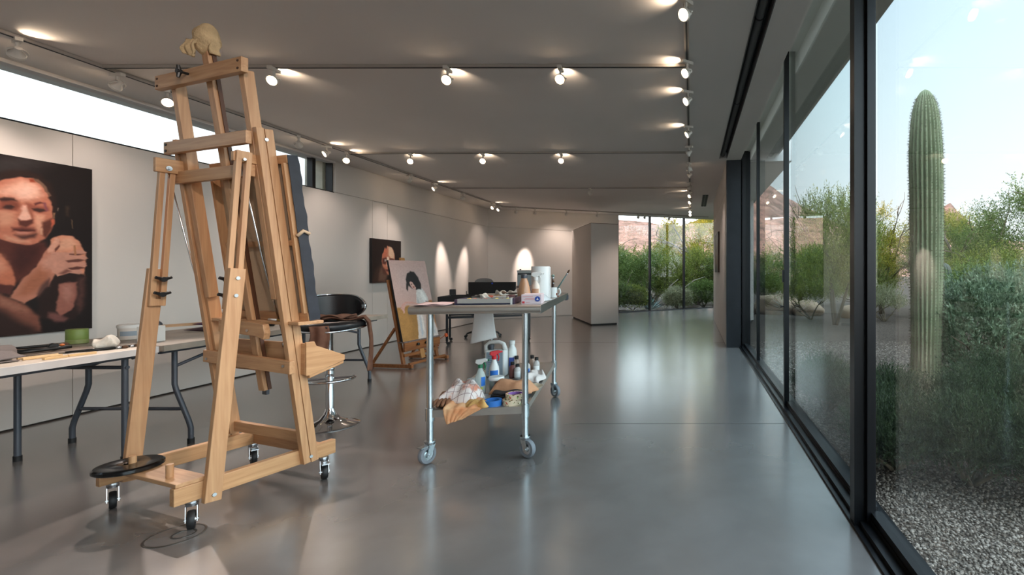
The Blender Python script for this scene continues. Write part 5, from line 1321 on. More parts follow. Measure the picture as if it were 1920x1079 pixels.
def tape(label, s, t, z, ro, ri, h, mo, mcore, name='tape_roll', tilt=0):
    o = item(name, label, 'tape', s, t, z)
    m = MB(); m.lathe([(ri + .004, 0), (ro, 0), (ro, h), (ri + .004, h)], (0, 0, 0), 36, closed=True); m.build('tape_body', mo, o, smooth=40)
    m = MB(); m.lathe([(ri, .001), (ri + .004, .001), (ri + .004, h - .001), (ri, h - .001)], (0, 0, 0), 30, closed=True); m.build('core', mcore, o, smooth=40)
    return o
M['bluetape'] = mat('blue_masking_tape', (44, 112, 190), .6); M['core'] = mat('card_core', (96, 84, 78), .8); M['purple'] = mat('purple_core', (150, 104, 176), .7)
def printedtape():
    m_, nt, b = newmat('printed_tape'); N = nt.nodes; K = nt.links
    t = N.new('ShaderNodeTexCoord'); v = N.new('ShaderNodeTexVoronoi'); v.inputs['Scale'].default_value = 95; K.new(t.outputs['Object'], v.inputs['Vector'])
    r = N.new('ShaderNodeValToRGB'); r.color_ramp.interpolation = 'CONSTANT'; e = r.color_ramp.elements
    e[0].position = 0; e[0].color = (*lin((226, 206, 176)), 1); e[1].position = .66; e[1].color = (*lin((150, 186, 112)), 1)
    for p, c_ in ((.76, (196, 92, 64)), (.82, (226, 206, 176)), (.92, (112, 96, 44))): x = e.new(p); x.color = (*lin(c_), 1)
    sp = N.new('ShaderNodeSeparateColor'); K.new(v.outputs['Color'], sp.inputs[0]); K.new(sp.outputs[0], r.inputs[0]); K.new(r.outputs['Color'], b.inputs['Base Color']); b.inputs['Roughness'].default_value = .6
    return m_
M['ptape'] = printedtape()
tape('blue masking tape roll lying flat at the front of the lower shelf', .378, .058, SH, .060, .042, .036, M['bluetape'], M['bluetape'])
tape('cream printed tape roll, bottom one of the two stacked at the shelf front', .500, .062, SH, .060, .040, .036, M['ptape'], M['core'])
tape('cream printed tape roll with purple core, top one of the two stacked', .522, .070, SH + .0365, .062, .044, .036, M['ptape'], M['purple'])
dp = item('folded_dark_cloth', 'folded black cloth behind the tape rolls on the lower shelf', 'cloth', .46, .27, SH)
for k in range(3):
    m = MB(); m.grid(lambda u, v: ((u - .5) * (.26 - .02 * k), (v - .5) * .2, .010 + .018 * k + .006 * math.sin(u * 9 + k) + .005 * math.sin(v * 8)), 14, 10); m.build('fold', mat('black_felt', (34, 30, 32), .9) if k == 0 else M['felt'], dp, smooth=True, solid=.012)
    M['felt'] = bpy.data.materials['black_felt']
bgp = item('paper_bag', 'crumpled brown paper bag on top of the dark cloth, lower shelf', 'paper bag', .47, .33, SH + .062)
heap('paper', 20, 16, .30, .17, .075, mat('kraft_paper', (196, 142, 106), .8, var=.12, bump=.5, bscale=16), bgp, 13, .004, .05)
ww = item('white_dish', 'cream shallow dish behind the front right leg on the lower shelf', 'dish', .565, .44, SH)
m = MB(); m.lathe([(.04, 0), (.06, .004), (.085, .028), (.09, .034), (.084, .032), (.056, .010), (.01, .008)], (0, 0, 0), 30); m.build('bowl', mat('cream_ceramic', (228, 208, 180), .4), ww, smooth=60)
wpz = item('paper_sheets', 'loose white paper sheets beneath the jar on the lower shelf', 'paper', .30, .26, SH)
for k in range(3):
    m = MB(); m.grid(lambda u, v: ((u - .5) * .22, (v - .5) * .16, .002 + .004 * k + .006 * abs(math.sin(u * 3 + k)) * v), 8, 6); o = m.build('sheet', M['paper'], wpz, smooth=True, solid=.0008, rz=.25 * k - .2)
M['clearplastic'] = mat('clear_bottle_plastic', (206, 220, 216), .12, alpha=.55); M['greenplastic'] = mat('green_plastic', (28, 110, 74), .4); M['redplastic'] = mat('red_plastic', (206, 34, 44), .4)
M['labelyellow'] = mat('label_yellow', (196, 190, 40), .5); M['labelblue'] = mat('label_blue', (40, 110, 196), .5); M['labelgrey'] = mat('label_grey', (150, 164, 176), .55)
def sprayer(label, s, t, z, rz, body, trig, collar, bands, h=.20, r=.036):
    o = item('spray_bottle', label, 'spray bottle', s, t, z, rz)
    m = MB(); m.lathe([(r * .9, 0), (r, .006), (r, h * .55), (r * .92, h * .68), (r * .5, h * .86), (.015, h * .92), (.014, h)], (0, 0, 0), 26); m.build('bottle', body, o, smooth=50)
    m = MB(); m.lathe([(.016, h - .012), (.018, h - .010), (.018, h + .014), (.012, h + .016)], (0, 0, 0), 18); m.build('collar', collar, o, smooth=40)
    m = MB(); m.prism([(-.034, .012), (-.030, .036), (.030, .044), (.052, .036), (.052, .024), (.022, .014), (.010, 0), (-.012, 0)], (0, -.013, h + .014), (1, 0, 0), (0, 0, 1), (0, .026, 0)); hd = m.build('spray_head', trig, o, bevel=.004)
    m = MB(); m.tube([(.026, 0, h + .028), (.036, 0, h + .006), (.030, 0, h - .028)], [.006, .006, .004], 8); m.build('trigger', collar, hd, smooth=True)
    m = MB(); m.cyl((.050, 0, h + .044), (.062, 0, h + .044), .007, n=10); m.build('nozzle', collar, hd, smooth=40)
    for (za, zb, a0, a1, mm) in bands:
        m = MB(); m.grid(lambda u, v: ((r + .0012) * math.cos(a0 + (a1 - a0) * u), (r + .0012) * math.sin(a0 + (a1 - a0) * u), za + (zb - za) * v), 14, 1); m.build('label', mm, o, smooth=True)
    return o
sprayer('clear spray bottle with white head, green collar and yellow label, lower shelf', .215, .385, SH, 0.0, M['clearplastic'], M['whiteplastic'], M['greenplastic'], [(.02, .055, -2.6, -.9, M['labelyellow']), (.065, .13, -1.2, -.3, M['labelblue'])], .205, .037)
sprayer('spray bottle with red trigger head standing behind the clear one', .255, .63, SH, .4, M['whiteplastic'], M['redplastic'], M['redplastic'], [(.04, .13, -2.6, -.9, M['labelblue'])], .225, .038)
jr = item('metal_can', 'small silver metal can with a white lid among the shelf clutter', 'can', .325, .40, SH)
m = MB(); m.lathe([(.048, 0), (.050, .003), (.050, .094), (.052, .097), (.048, .098), (.01, .098)], (0, 0, 0), 30); m.build('body', M['zinc'], jr, smooth=40)
m = MB(); m.lathe([(.053, .098), (.055, .101), (.055, .118), (.050, .124), (.01, .124)], (0, 0, 0), 30); m.build('lid', M['whiteplastic'], jr, smooth=40)
jg = item('solvent_jug', 'large white jug with loop handle and grey printed label, lower shelf', 'jug', .185, 1.02, SH, -.1)
m = MB(); m.bb(-.085, .085, -.05, .05, 0, .23); m.build('body', M['whiteplastic'], jg, bevel=.014, seg=3)
m = MB(); m.tube([(-.085, 0, .20), (-.09, 0, .265), (-.055, 0, .295), (.02, 0, .298), (.06, 0, .28), (.075, 0, .225)], [.022, .017, .016, .016, .017, .022], 12); m.build('handle', M['whiteplastic'], jg, smooth=True)
m = MB(); m.lathe([(.022, .22), (.022, .25), (.026, .252), (.026, .275), (.01, .278)], (-.045, 0, 0), 18); m.build('cap', M['greymetal'], jg, smooth=40)
m = MB(); m.bb(-.068, .068, -.0525, -.0505, .012, .215); lb = m.build('label', M['labelgrey'], jg)
rr = random.Random(4)
m = MB()
for k in range(11): m.bb(-.055, -.055 + rr.uniform(.05, .105), -.0535, -.0526, .03 + k * .016, .035 + k * .016)
m.build('text_lines', mat('label_text', (112, 126, 140), .6), lb)
bt = item('white_bottle', 'tall white plastic bottle with blue printed band next to the big jug', 'bottle', .298, 1.10, SH)
m = MB(); m.lathe([(.036, 0), (.039, .004), (.039, .20), (.034, .225), (.022, .245), (.021, .262), (.026, .264), (.026, .296), (.01, .298)], (0, 0, 0), 26); m.build('body', M['whiteplastic'], bt, smooth=40)
m = MB()
m.grid(lambda u, v: (.040 * math.cos(-2.1 + 1.2 * u), .040 * math.sin(-2.1 + 1.2 * u), .02 + .13 * v), 10, 1); m.build('label', mat('label_navy', (52, 74, 150), .5), bt, smooth=True)
M['blackcap'] = M['blackplastic']; M['tint'] = mat('amber_medium', (180, 150, 132), .1, alpha=.7); M['palemed'] = mat('pale_medium', (206, 200, 196), .1, alpha=.8)
for i, (s, t, h, lb, bm, lm) in enumerate([
        (.335, .93, .135, 'reddish medium bottle with black cap, leftmost of the small black-capped bottles', mat('red_medium', (150, 90, 84), .15, alpha=.85), None),
        (.345, 1.06, .165, 'tallest small bottle with black cap, standing behind the reddish one', M['tint'], None),
        (.385, .88, .125, 'small pale bottle with black cap, in front of the shelf bottle group', M['palemed'], 'w'),
        (.455, .93, .150, 'small black-capped bottle with a bright blue label, lower shelf', M['palemed'], 'b'),
        (.520, 1.02, .155, 'small black-capped bottle partly hidden behind the front right table leg', M['palemed'], 'w'),
        (.470, 1.10, .160, 'small black-capped bottle at the back of the shelf bottle group', M['tint'], None)]):
    o = item('medium_bottle', lb, 'bottle', s, t, SH, 0, 'small black-capped bottles on the lower shelf')
    m = MB(); m.lathe([(.026, 0), (.028, .003), (.028, h * .62), (.024, h * .72), (.012, h * .80), (.012, h * .84)], (0, 0, 0), 20); m.build('glass', bm, o, smooth=45)
    m = MB(); m.lathe([(.015, h * .82), (.0165, h * .83), (.0165, h * .99), (.012, h), (.004, h)], (0, 0, 0), 16); m.build('cap', M['blackcap'], o, smooth=40)
    if lm:
        m = MB(); m.grid(lambda u, v: (.0288 * math.cos(-2.6 + 2 * u), .0288 * math.sin(-2.6 + 2 * u), h * .12 + h * .4 * v), 10, 1); m.build('label', M['labelblue'] if lm == 'b' else M['paper'], o, smooth=True)
wcl = item('white_cloth', 'white cloth heap at the right edge of the lower shelf', 'cloth', .535, .80, SH)
heap('cloth', 26, 24, .15, .34, .10, M['ragplaid'], wcl, 21)
tb = item('lidded_tub', 'small white lidded tub beside the clear spray bottle on the shelf', 'tub', .105, .62, SH)
m = MB(); m.lathe([(.040, 0), (.044, .055), (.047, .056), (.047, .066), (.044, .068), (.01, .068)], (0, 0, 0), 26); m.build('body', M['whiteplastic'], tb, smooth=40)

# ---- things on the tabletop
pp = item('pink_paper', 'pinkish paper sheets on the front left corner of the steel tabletop', 'paper', .03, .045, TT)
for k in range(3):
    m = MB(); m.grid(lambda u, v: ((u - .5) * .20, (v - .5) * .26, .002 + .004 * k + .004 * math.sin(u * 5 + k) ** 2), 8, 8); m.build('sheet', M['pinkpaper'], pp, smooth=True, solid=.001, rz=.12 * (k - 1))
bc2 = item('black_tray', 'flat black paint tray at the left of the steel tabletop', 'tray', .0, .56, TT, .05)
m = MB(); m.bb(-.095, .14, -.16, .16, 0, .006); m.bb(-.095, -.085, -.16, .16, 0, .038); m.bb(.13, .14, -.16, .16, 0, .038); m.bb(-.095, .14, -.16, -.15, 0, .038); m.bb(-.095, .14, .15, .16, 0, .038); m.build('tray', M['blackplastic'], bc2, bevel=.004)
m = MB(); m.bb(-.06, .11, -.12, .12, .006, .014); m.build('paint_pans', mat('dried_paint_pans', (96, 62, 56), .6, vscale=30, c2=(150, 110, 96)), bc2)
pbx = item('pastel_box', 'wide navy-sided pastel box with silver front edge on the front of the tabletop', 'box', .33, .16, TT, .02)
m = MB(); m.bb(-.19, .19, -.13, .13, 0, .012); m.build('base', mat('navy_board', (36, 40, 66), .5), pbx, bevel=.003)
m = MB(); m.bb(-.17, .165, -.135, -.127, .010, .040); m.bb(-.185, .185, .125, .131, .010, .034); m.build('silver_edge', mat('silver_card', (172, 166, 160), .45), pbx)
m = MB(); m.bb(.166, .178, -.136, -.10, 0, .045); m.build('white_corner', M['whiteplastic'], pbx)
m = MB(); m.bb(.178, .19, -.13, .13, .0, .042); m.bb(-.19, -.178, -.13, .13, 0, .036); m.build('end_wall', mat('plum_board', (70, 54, 74), .6), pbx)
pc = [(206, 176, 40), (176, 92, 60), (60, 44, 42), (150, 74, 50), (40, 38, 40), (210, 190, 60), (98, 60, 48), (226, 200, 60), (60, 60, 90)]
for k in range(9):
    m = MB(); m.cyl((-.15 + k * .037, -.10, .022), (-.15 + k * .037, .10, .022), .011, n=10)
    m.build('pastel_stick', mat('pastel_%d' % k, pc[k], .8), pbx, smooth=40)
# tubes, brushes and scraps piled behind the boxes
TUBC = [((206, 96, 70), 'orange-red'), ((150, 120, 90), 'tan'), ((226, 224, 220), 'white'), ((96, 40, 44), 'dark crimson'), ((206, 170, 60), 'yellow'), ((64, 60, 66), 'charcoal'), ((176, 90, 60), 'rust'), ((190, 184, 178), 'silver'), ((120, 88, 66), 'brown'), ((214, 150, 130), 'salmon')]
def paint_tube(label, loc, rz, col, k, group, h=.13, zr=.014):
    o = thing('paint_tube', label, 'paint tube', loc, rz, group)
    m = MB(); n = 12
    secs = [(0, .020, .002), (.02, .019, .006), (h * .6, .015, zr), (h * .8, zr, zr), (h * .86, .006, .006)]
    vs = []
    for x, wy_, wz_ in secs:
        for q in range(n): a = 2 * PI * q / n; vs.append((x, wy_ * math.cos(a), zr + wz_ * math.sin(a)))
    m.add(vs, [(i * n + q, i * n + (q + 1) % n, (i + 1) * n + (q + 1) % n, (i + 1) * n + q) for i in range(4) for q in range(n)] + [tuple(range(n - 1, -1, -1)), tuple(4 * n + q for q in range(n))])
    m.build('tube', mat('tube_%s' % k, col, .4), o, smooth=50)
    m = MB(); m.cyl((h * .86, 0, zr), (h, 0, zr), .008, .009, 12); m.build('cap', M['blackcap'] if k % 2 else M['whiteplastic'], o, smooth=40)
    return o
GT = 'paint tubes piled on the steel tabletop'
SPOTS = [(.10, .78, .3, 0), (.17, .86, 1.1, 0), (.22, .76, -.3, 0), (.28, .84, .7, .0), (.33, .74, 2.2, 0), (.38, .80, .1, 0), (.43, .62, 1.5, 0), (.46, .80, -.5, 0), (.30, .80, 1.9, .034), (.41, .74, .8, .034)]
WH = ['at the left of the pile', 'second from the left of the pile', 'in the left half of the pile', 'near the middle of the pile', 'right of the middle of the pile', 'in the right half of the pile', 'nearest the glove box', 'at the right end of the pile', 'lying on top of the pile', 'lying on top at the right']
for k, (s, t, r, z) in enumerate(SPOTS):
    paint_tube('%s paint tube %s on the steel tabletop' % (TUBC[k][1], WH[k]), wt(s, t, TT + z), WA + r, TUBC[k][0], k, GT)
def brush(label, loc, d, ln, hc, bcol, r=.005, group=None, flat=False):
    o = thing('paint_brush', label, 'brush', loc, 0, group); d = Vector(d).normalized()
    m = MB(); m.tube([Vector((0, 0, 0)), d * ln * .4, d * ln * .78], [r * .55, r, r * .8], 8); m.build('handle', hc, o, smooth=True)
    m = MB(); m.tube([d * ln * .78, d * ln * .88], [r * .85, r * 1.0], 8); m.build('ferrule', M['zinc'], o, smooth=True)
    m = MB(); m.tube([d * ln * .88, d * ln * .95, d * ln], [r * 1.1, r * 1.3, r * .4], 8); m.build('bristles', bcol, o, smooth=True)
    return o
M['bristle'] = mat('bristle_brown', (96, 70, 52), .9); M['handledark'] = mat('handle_dark', (60, 46, 40), .4); M['handlewood'] = mat('handle_wood', (196, 156, 110), .5); M['handleteal'] = mat('handle_teal', (86, 116, 112), .4)
cs, sn = math.cos(WA), math.sin(WA)
GB = 'brushes lying on the steel tabletop'
for k, (s, t, a, mm, lb) in enumerate([(.02, .92, .12, 'handlewood', 'long wooden-handled brush lying at the back left of the tabletop'), (.06, 1.02, -.1, 'handledark', 'dark-handled brush lying behind the wooden one'),
                                        (.16, .98, .25, 'handlewood', 'wooden-handled brush pointing at the white scraps'), (.28, .94, -.3, 'handledark', 'dark-handled brush lying across the paint tubes')]):
    brush(lb, wt(s, t, TT + .008 + (.03 if k == 3 else 0)), (math.cos(WA + a), math.sin(WA + a), .02), .26, M[mm], M['bristle'], .006, GB)
for k, (s, t, w, d, h, lb) in enumerate([(.22, 1.05, .10, .08, .055, 'crumpled white paper scrap left of the middle, back of the tabletop'), (.33, 1.08, .14, .10, .07, 'longer crumpled white paper in front of the monitor, back of the tabletop'), (.14, .70, .10, .07, .04, 'small grey-white paper scrap near the black tray')]):
    o = item('paper_scrap', lb, 'paper', s, t, TT + (0 if k != 3 else .03)); heap('paper', 16, 12, w, d, h, M['tissue'], o, 30 + k, .002)
gb = item('glove_box', 'white and pink box of disposable gloves at the right front corner of the tabletop', 'box', .628, .15, TT, .06)
m = MB(); m.bb(-.066, .066, -.115, .115, 0, .066); m.build('carton', mat('pink_white_card', (226, 206, 210), .5), gb, bevel=.002)
m = MB(); m.lathe([(.001, 0), (.018, 0), (.018, .001), (.001, .001)], (.040, -.1155, .035), 24, (0, -1, 0)); lg_ = m.build('blue_logo', mat('logo_blue', (40, 74, 160), .5), gb)
m = MB(); m.prism([(-.008, -.006), (.008, -.006), (0, .010)], (.040, -.1168, .034), (1, 0, 0), (0, 0, 1), (0, -.0006, 0)); m.build('logo_triangle', M['whiteplastic'], lg_)
m = MB(); m.bb(-.060, -.044, -.1162, -.1152, .006, .020); m.build('red_mark', mat('logo_red', (206, 60, 66), .5), gb)
m = MB()
for k, (x0, x1, z) in enumerate([(-.058, .010, .050), (-.040, .018, .036), (-.050, .016, .030), (-.038, -.010, .012)]): m.bb(x0, x1, -.1162, -.1152, z, z + .003)
m.build('print_lines', mat('print_pink', (226, 150, 150), .6), gb)
M['film'] = mat('clear_film', (226, 232, 236), .15, alpha=.5)
pwz = item('plastic_wrap', 'loose clear plastic wrap lying over the glove box and beside the towel roll', 'plastic', .655, .40, TT)
heap('film', 22, 20, .12, .30, .09, M['film'], pwz, 44, .001)
sb = item('solvent_bottle', 'brown cone-shouldered bottle with dark cap behind the glove box', 'bottle', .520, .42, TT)
m = MB(); m.lathe([(.046, 0), (.049, .004), (.047, .06), (.032, .14), (.022, .165), (.021, .175)], (0, 0, 0), 28); m.build('body', mat('amber_plastic', (186, 138, 104), .25), sb, smooth=50)
m = MB(); m.lathe([(.020, .172), (.024, .174), (.024, .196), (.018, .203), (.005, .204)], (0, 0, 0), 20); m.build('cap', M['greymetal'], sb, smooth=40)
sb2 = item('small_bottle', 'small dark glass bottle between the brown bottle and the white sprayer', 'bottle', .575, .60, TT)
m = MB(); m.lathe([(.018, 0), (.019, .09), (.008, .115), (.008, .15)], (0, 0, 0), 16); m.build('glass', mat('olive_glass', (112, 100, 40), .1), sb2, smooth=50)
m = MB(); m.lathe([(.010, .15), (.011, .185), (.004, .187)], (0, 0, 0), 14); m.build('cap', M['blackcap'], sb2, smooth=40)
sprayer('white spray bottle with a blocky white head next to the paper towel roll', .590, .515, TT, 0.1, mat('milky_plastic', (226, 210, 196), .35), M['whiteplastic'], M['whiteplastic'], [(.03, .09, -2.4, -.8, mat('label_tan', (196, 150, 120), .6))], .165, .032)
ptw = item('paper_towel_roll', 'tall white paper towel roll standing at the right edge of the tabletop', 'paper towels', .606, .66, TT)
m = MB(); m.lathe([(.020, 0), (.071, 0), (.072, .003), (.072, .262), (.071, .265), (.020, .265)], (0, 0, 0), 44, closed=True); m.build('paper', M['paper'], ptw, smooth=40)
m = MB(); m.lathe([(.0185, .001), (.020, .001), (.020, .264), (.0185, .264)], (0, 0, 0), 20, closed=True); m.build('core', M['core'], ptw, smooth=40)
m = MB(); m.grid(lambda u, v: (.072 + .0 + .004 * u, .0 + .03 * u - .02, .002 + .26 * v), 4, 2); m.build('loose_sheet', M['paper'], ptw, solid=.0008)
mg = item('mug', 'white mug holding brushes at the right edge of the tabletop', 'mug', .672, .90, TT)
m = MB(); m.lathe([(.034, 0), (.038, .003), (.039, .088), (.035, .088), (.034, .008), (.004, .006)], (0, 0, 0), 30); m.build('cup', mat('white_ceramic', (228, 228, 226), .2), mg, smooth=40)
m = MB(); m.tube([(.037, 0, .074), (.058, 0, .074), (.066, 0, .050), (.056, 0, .024), (.037, 0, .020)], .006, 8); m.build('handle', bpy.data.materials['white_ceramic'], mg, smooth=True)
m = MB(); m.ball((.036, -.018, .03), (.006, .008, .012), 10, 6); m.ball((.046, -.006, .012), (.007, .007, .007), 10, 6); m.build('rust_paint_smear', mat('rust_smear', (140, 70, 46), .7), mg, smooth=True)
b0 = wt(.672, .90, TT + .012)
brush('teal-handled brush leaning out of the white mug to the right', b0, (.34, .05, .55), .27, M['handleteal'], M['bristle'], .006)
brush('round grey-green brush head standing upright in the white mug', b0, (-.02, .12, .9), .19, M['handledark'], mat('sage_bristle', (128, 148, 138), .9), .011)
brush('short dark brush standing in the mug beside the teal one', b0, (.06, -.02, .9), .135, M['handledark'], M['bristle'], .008)
cu = item('paper_cup', 'pale pink tapered paper cup behind the brown bottle on the tabletop', 'cup', .43, .80, TT)
m = MB(); m.lathe([(.026, 0), (.036, .085), (.038, .087), (.034, .086), (.024, .004), (.004, .003)], (0, 0, 0), 26); m.build('cup', mat('blush_cup', (232, 206, 192), .6), cu, smooth=40)
bx = item('dark_box', 'small dark brown cardboard box behind the paper cup', 'box', .40, 1.10, TT)
m = MB(); m.bb(-.055, .055, -.05, .05, 0, .10); m.build('carton', mat('dark_card', (96, 78, 72), .7), bx, bevel=.002)
ht = thing('hanging_towel', 'white paper towel hanging down below the left side of the steel tabletop', 'towel', wt(.02, 1.27, TT - .052), WA)
m = MB()
m.grid(lambda u, v: ((u - .5) * (.145 + .05 * v) + (.03 * v * v if u > .5 else 0) * (u - .5) * 2 - .012 * v, -.004 - .03 * math.sin(u * 3.2 + .3) * v - .03 * v * v, -.36 * v - .05 * v * (1 - u) + .03 * v), 16, 24); m.build('sheet', M['paper'], ht, smooth=True, solid=.002)
m = MB(); m.cyl((-.09, 0, 0), (.10, 0, 0), .008, n=10); m.build('hanging_rod', M['galv'], ht, smooth=40)

# ------------------------------------------------------------------ things on the folding tables
TZ = .749
gc = thing('felt_cloth', 'folded grey felt cloth at the left end of the near folding table', 'cloth', (-3.95, 2.56, TZ))
M['felt2'] = mat('grey_felt', (126, 118, 116), .95, bump=.3, bscale=90)
m = MB(); m.grid(lambda u, v: (.30 * (.5 - u), -.42 + .62 * v, .012 + .05 * math.exp(-((u - .35) / .2) ** 2) * (1 if v < .93 else .9) + .008 * math.sin(v * 8 + u * 5)), 22, 22); m.build('top_layer', M['felt2'], gc, smooth=True, solid=.008)
m = MB(); m.tube([(.03, -.40, .045), (.035, -.05, .046), (.03, .22, .042)], [.042, .043, .040], 14, caps=False); m.build('rolled_fold', M['felt2'], gc, smooth=True, solid=.006)
m = MB(); m.grid(lambda u, v: (.34 * (.5 - u), -.44 + .60 * v, .006 + .004 * math.sin(u * 8 + v * 3)), 12, 12); m.build('under_layer', M['felt2'], gc, smooth=True, solid=.006)
gcn = thing('green_can', 'olive green tin below the bottom edge of the big portrait', 'can', (-4.32, 3.40, TZ))
m = MB(); m.lathe([(.052, .030), (.0525, .032), (.0525, .100), (.050, .103), (.006, .103)], (0, 0, 0), 30); m.build('tin', mat('olive_green_tin', (116, 136, 66), .5), gcn, smooth=40)
m = MB(); m.lathe([(.050, 0), (.054, .003), (.054, .030), (.050, .032)], (0, 0, 0), 30); m.build('lower_band', mat('olive_band', (128, 138, 84), .3), gcn, smooth=40)
plt = thing('palette_board', 'large flat grey-brown palette board lying behind the sticks on the near table', 'palette', (-4.12, 3.02, TZ), R(12))
m = MB(); m.prism([(.25 * math.cos(a) * (1 + .1 * math.cos(2 * a)), .20 * math.sin(a)) for a in [2 * PI * k / 36 for k in range(36)]], (0, 0, .001), (1, 0, 0), (0, 1, 0), (0, 0, .010)); m.build('board', mat('palette_wood', (128, 112, 98), .6, var=.2), plt, bevel=.002)
GS = 'wooden sticks on the near folding table'
for k, (x, y, a, ln, lb) in enumerate([(-3.70, 2.76, 86, .10, 'pale wooden stick nearest the front edge of the near table'), (-3.70, 2.87, 82, .12, 'pale wooden stick just right of the front one, by the spring clamp'), (-3.79, 2.74, 84, .16, 'thin yellowish stick behind the two front sticks'), (-3.85, 2.76, 80, .16, 'thin yellowish stick beside the grey felt cloth')]):
    o = thing('wooden_stick', lb, 'stick', (x, y, TZ), R(a), GS)
    m = MB(); m.bb(0, ln, -.009, .009, 0, .012) if k < 2 else m.cyl((0, 0, .007), (ln, 0, .007), .006, n=10)
    m.build('stick', mat('birch_stick', (226, 190, 138), .6) if k == 0 else bpy.data.materials['birch_stick'], o)
cl = thing('spring_clamp', 'black spring clamp with an orange pad lying on the near table', 'clamp', (-3.96, 3.00, TZ + .012), R(70))
for s in (-1, 1):
    m = MB(); m.tube([(-.15, s * .035, .014), (-.03, s * .016, .016), (.02, s * .010, .018), (.07, s * .012, .018)], [.009, .011, .012, .008], 8); m.build('jaw', M['blackplastic'], cl, smooth=True)
m = MB(); m.lathe([(.02, -.012), (.024, -.008), (.024, .008), (.02, .012)], (0, 0, .026), 18, (0, 1, 0)); m.build('spring', M['blackplastic'], cl, smooth=40)
m = MB(); m.ball((.035, 0, .034), (.012, .012, .008), 10, 6); m.build('orange_pad', mat('orange_pad', (206, 110, 50), .5), cl, smooth=True)
for k, (x, y, a, lb) in enumerate([(-3.86, 2.98, 60, 'black-handled brush pointing at the crumpled tissue on the near table'), (-3.80, 3.03, 76, 'black-handled brush right behind the front table edge'), (-4.30, 3.02, 64, 'dark brush lying next to the green tin')]):
    brush(lb, (x, y, TZ + (.008 if k < 2 else .02)), (math.cos(R(a)), math.sin(R(a)), 0), .26, M['blackplastic'], M['bristle'], .009, 'dark brushes on the near folding table')
tsu = thing('crumpled_tissue', 'crumpled white tissue near the right end of the near folding table', 'tissue', (-3.83, 3.16, TZ))
m = MB(); m.ball((0, 0, .040), (.055, .066, .040), 26, 16); rr = random.Random(2)
m.v = [(p[0] * (1 + .16 * math.sin(p[1] * 70 + p[2] * 50)), p[1] * (1 + .12 * math.sin(p[0] * 80 + 1)), max(.001, p[2] * (1 + .18 * math.sin(p[0] * 60 + p[1] * 45)))) for p in m.v]
m.build('paper', M['tissue'], tsu)
T2 = .749
tub = thing('plaster_tub', 'big milky white tub with a grey label on the second folding table', 'tub', (-4.20, 3.62, T2))
m = MB(); m.lathe([(.060, 0), (.064, .004), (.066, .088), (.062, .090)], (0, 0, 0), 30); m.build('body', mat('milky_tub', (214, 206, 198), .4), tub, smooth=40)
m = MB(); m.lathe([(.070, .088), (.070, .108), (.064, .112), (.006, .112)], (0, 0, 0), 30); m.build('lid', M['whiteplastic'], tub, smooth=40)
m = MB(); m.grid(lambda u, v: (.0662 * math.cos(-1.6 + 1.5 * u), .0662 * math.sin(-1.6 + 1.5 * u), .03 + .035 * v), 10, 1); m.build('label', M['labelgrey'], tub, smooth=True)
pr = thing('white_carton', 'plain white carton on the second folding table right of the slatted leg', 'box', (-3.91, 3.50, T2), R(8))
m = MB(); m.bb(-.058, .058, -.04, .04, 0, .112); m.build('carton', M['whiteplastic'], pr, bevel=.003)
dc = thing('dark_capped_jar', 'small jar with a dark domed cap behind the white carton', 'jar', (-4.12, 3.72, T2)); dc.scale = (1, 1, .86)
m = MB(); m.lathe([(.030, 0), (.032, .10), (.028, .11)], (0, 0, 0), 20); m.build('jar', M['palemed'], dc, smooth=40)
m = MB(); m.lathe([(.036, .11), (.036, .118), (.028, .135), (.016, .148), (.002, .151)], (0, 0, 0), 20); m.build('cap', M['greymetal'], dc, smooth=40)
ws = thing('wooden_batten', 'long wooden batten lying across the second folding table', 'batten', (-4.42, 3.90, T2 + .045), R(62))
m = MB(); m.bb(0, 1.0, -.012, .012, 0, .022); m.build('batten', M['maple_x'], ws)
GT2 = 'paint tubes on the second folding table'
for k, (x, y, zz_, a, c_, lb) in enumerate([(-4.22, 4.02, 0, 40, (60, 40, 46), 'dark plum paint tube at the near end of the second table'), (-4.12, 4.10, 0, 70, (110, 116, 104), 'grey-green paint tube next to the plum one on the second table'), (-4.24, 4.12, .040, 20, (92, 54, 84), 'purple paint tube in the middle of the second table pile'), (-4.05, 4.28, 0, 95, (196, 190, 186), 'silver paint tube at the front of the second table pile'), (-4.16, 4.16, .078, 60, (170, 130, 96), 'tan paint tube on the very top of the second table pile'), (-4.02, 4.44, 0, 30, (40, 38, 44), 'black paint tube at the far front of the second table pile')]):
    paint_tube(lb, (x, y, T2 + zz_), R(a), c_, 20 + k, GT2, .18, .020)
brush('long red-handled brush propped up on the second folding table', (-4.10, 4.62, T2 + .012), (-.3, -.45, .22), .32, M['redplastic'], M['bristle'], .008)
dd = thing('dark_dish', 'shallow dark dish at the front edge of the second folding table', 'dish', (-3.86, 4.20, T2))
m = MB(); m.lathe([(.05, 0), (.075, .018), (.078, .020), (.07, .016), (.01, .006)], (0, 0, 0), 26); m.build('dish', mat('umber_dish', (70, 58, 50), .5), dd, smooth=50)

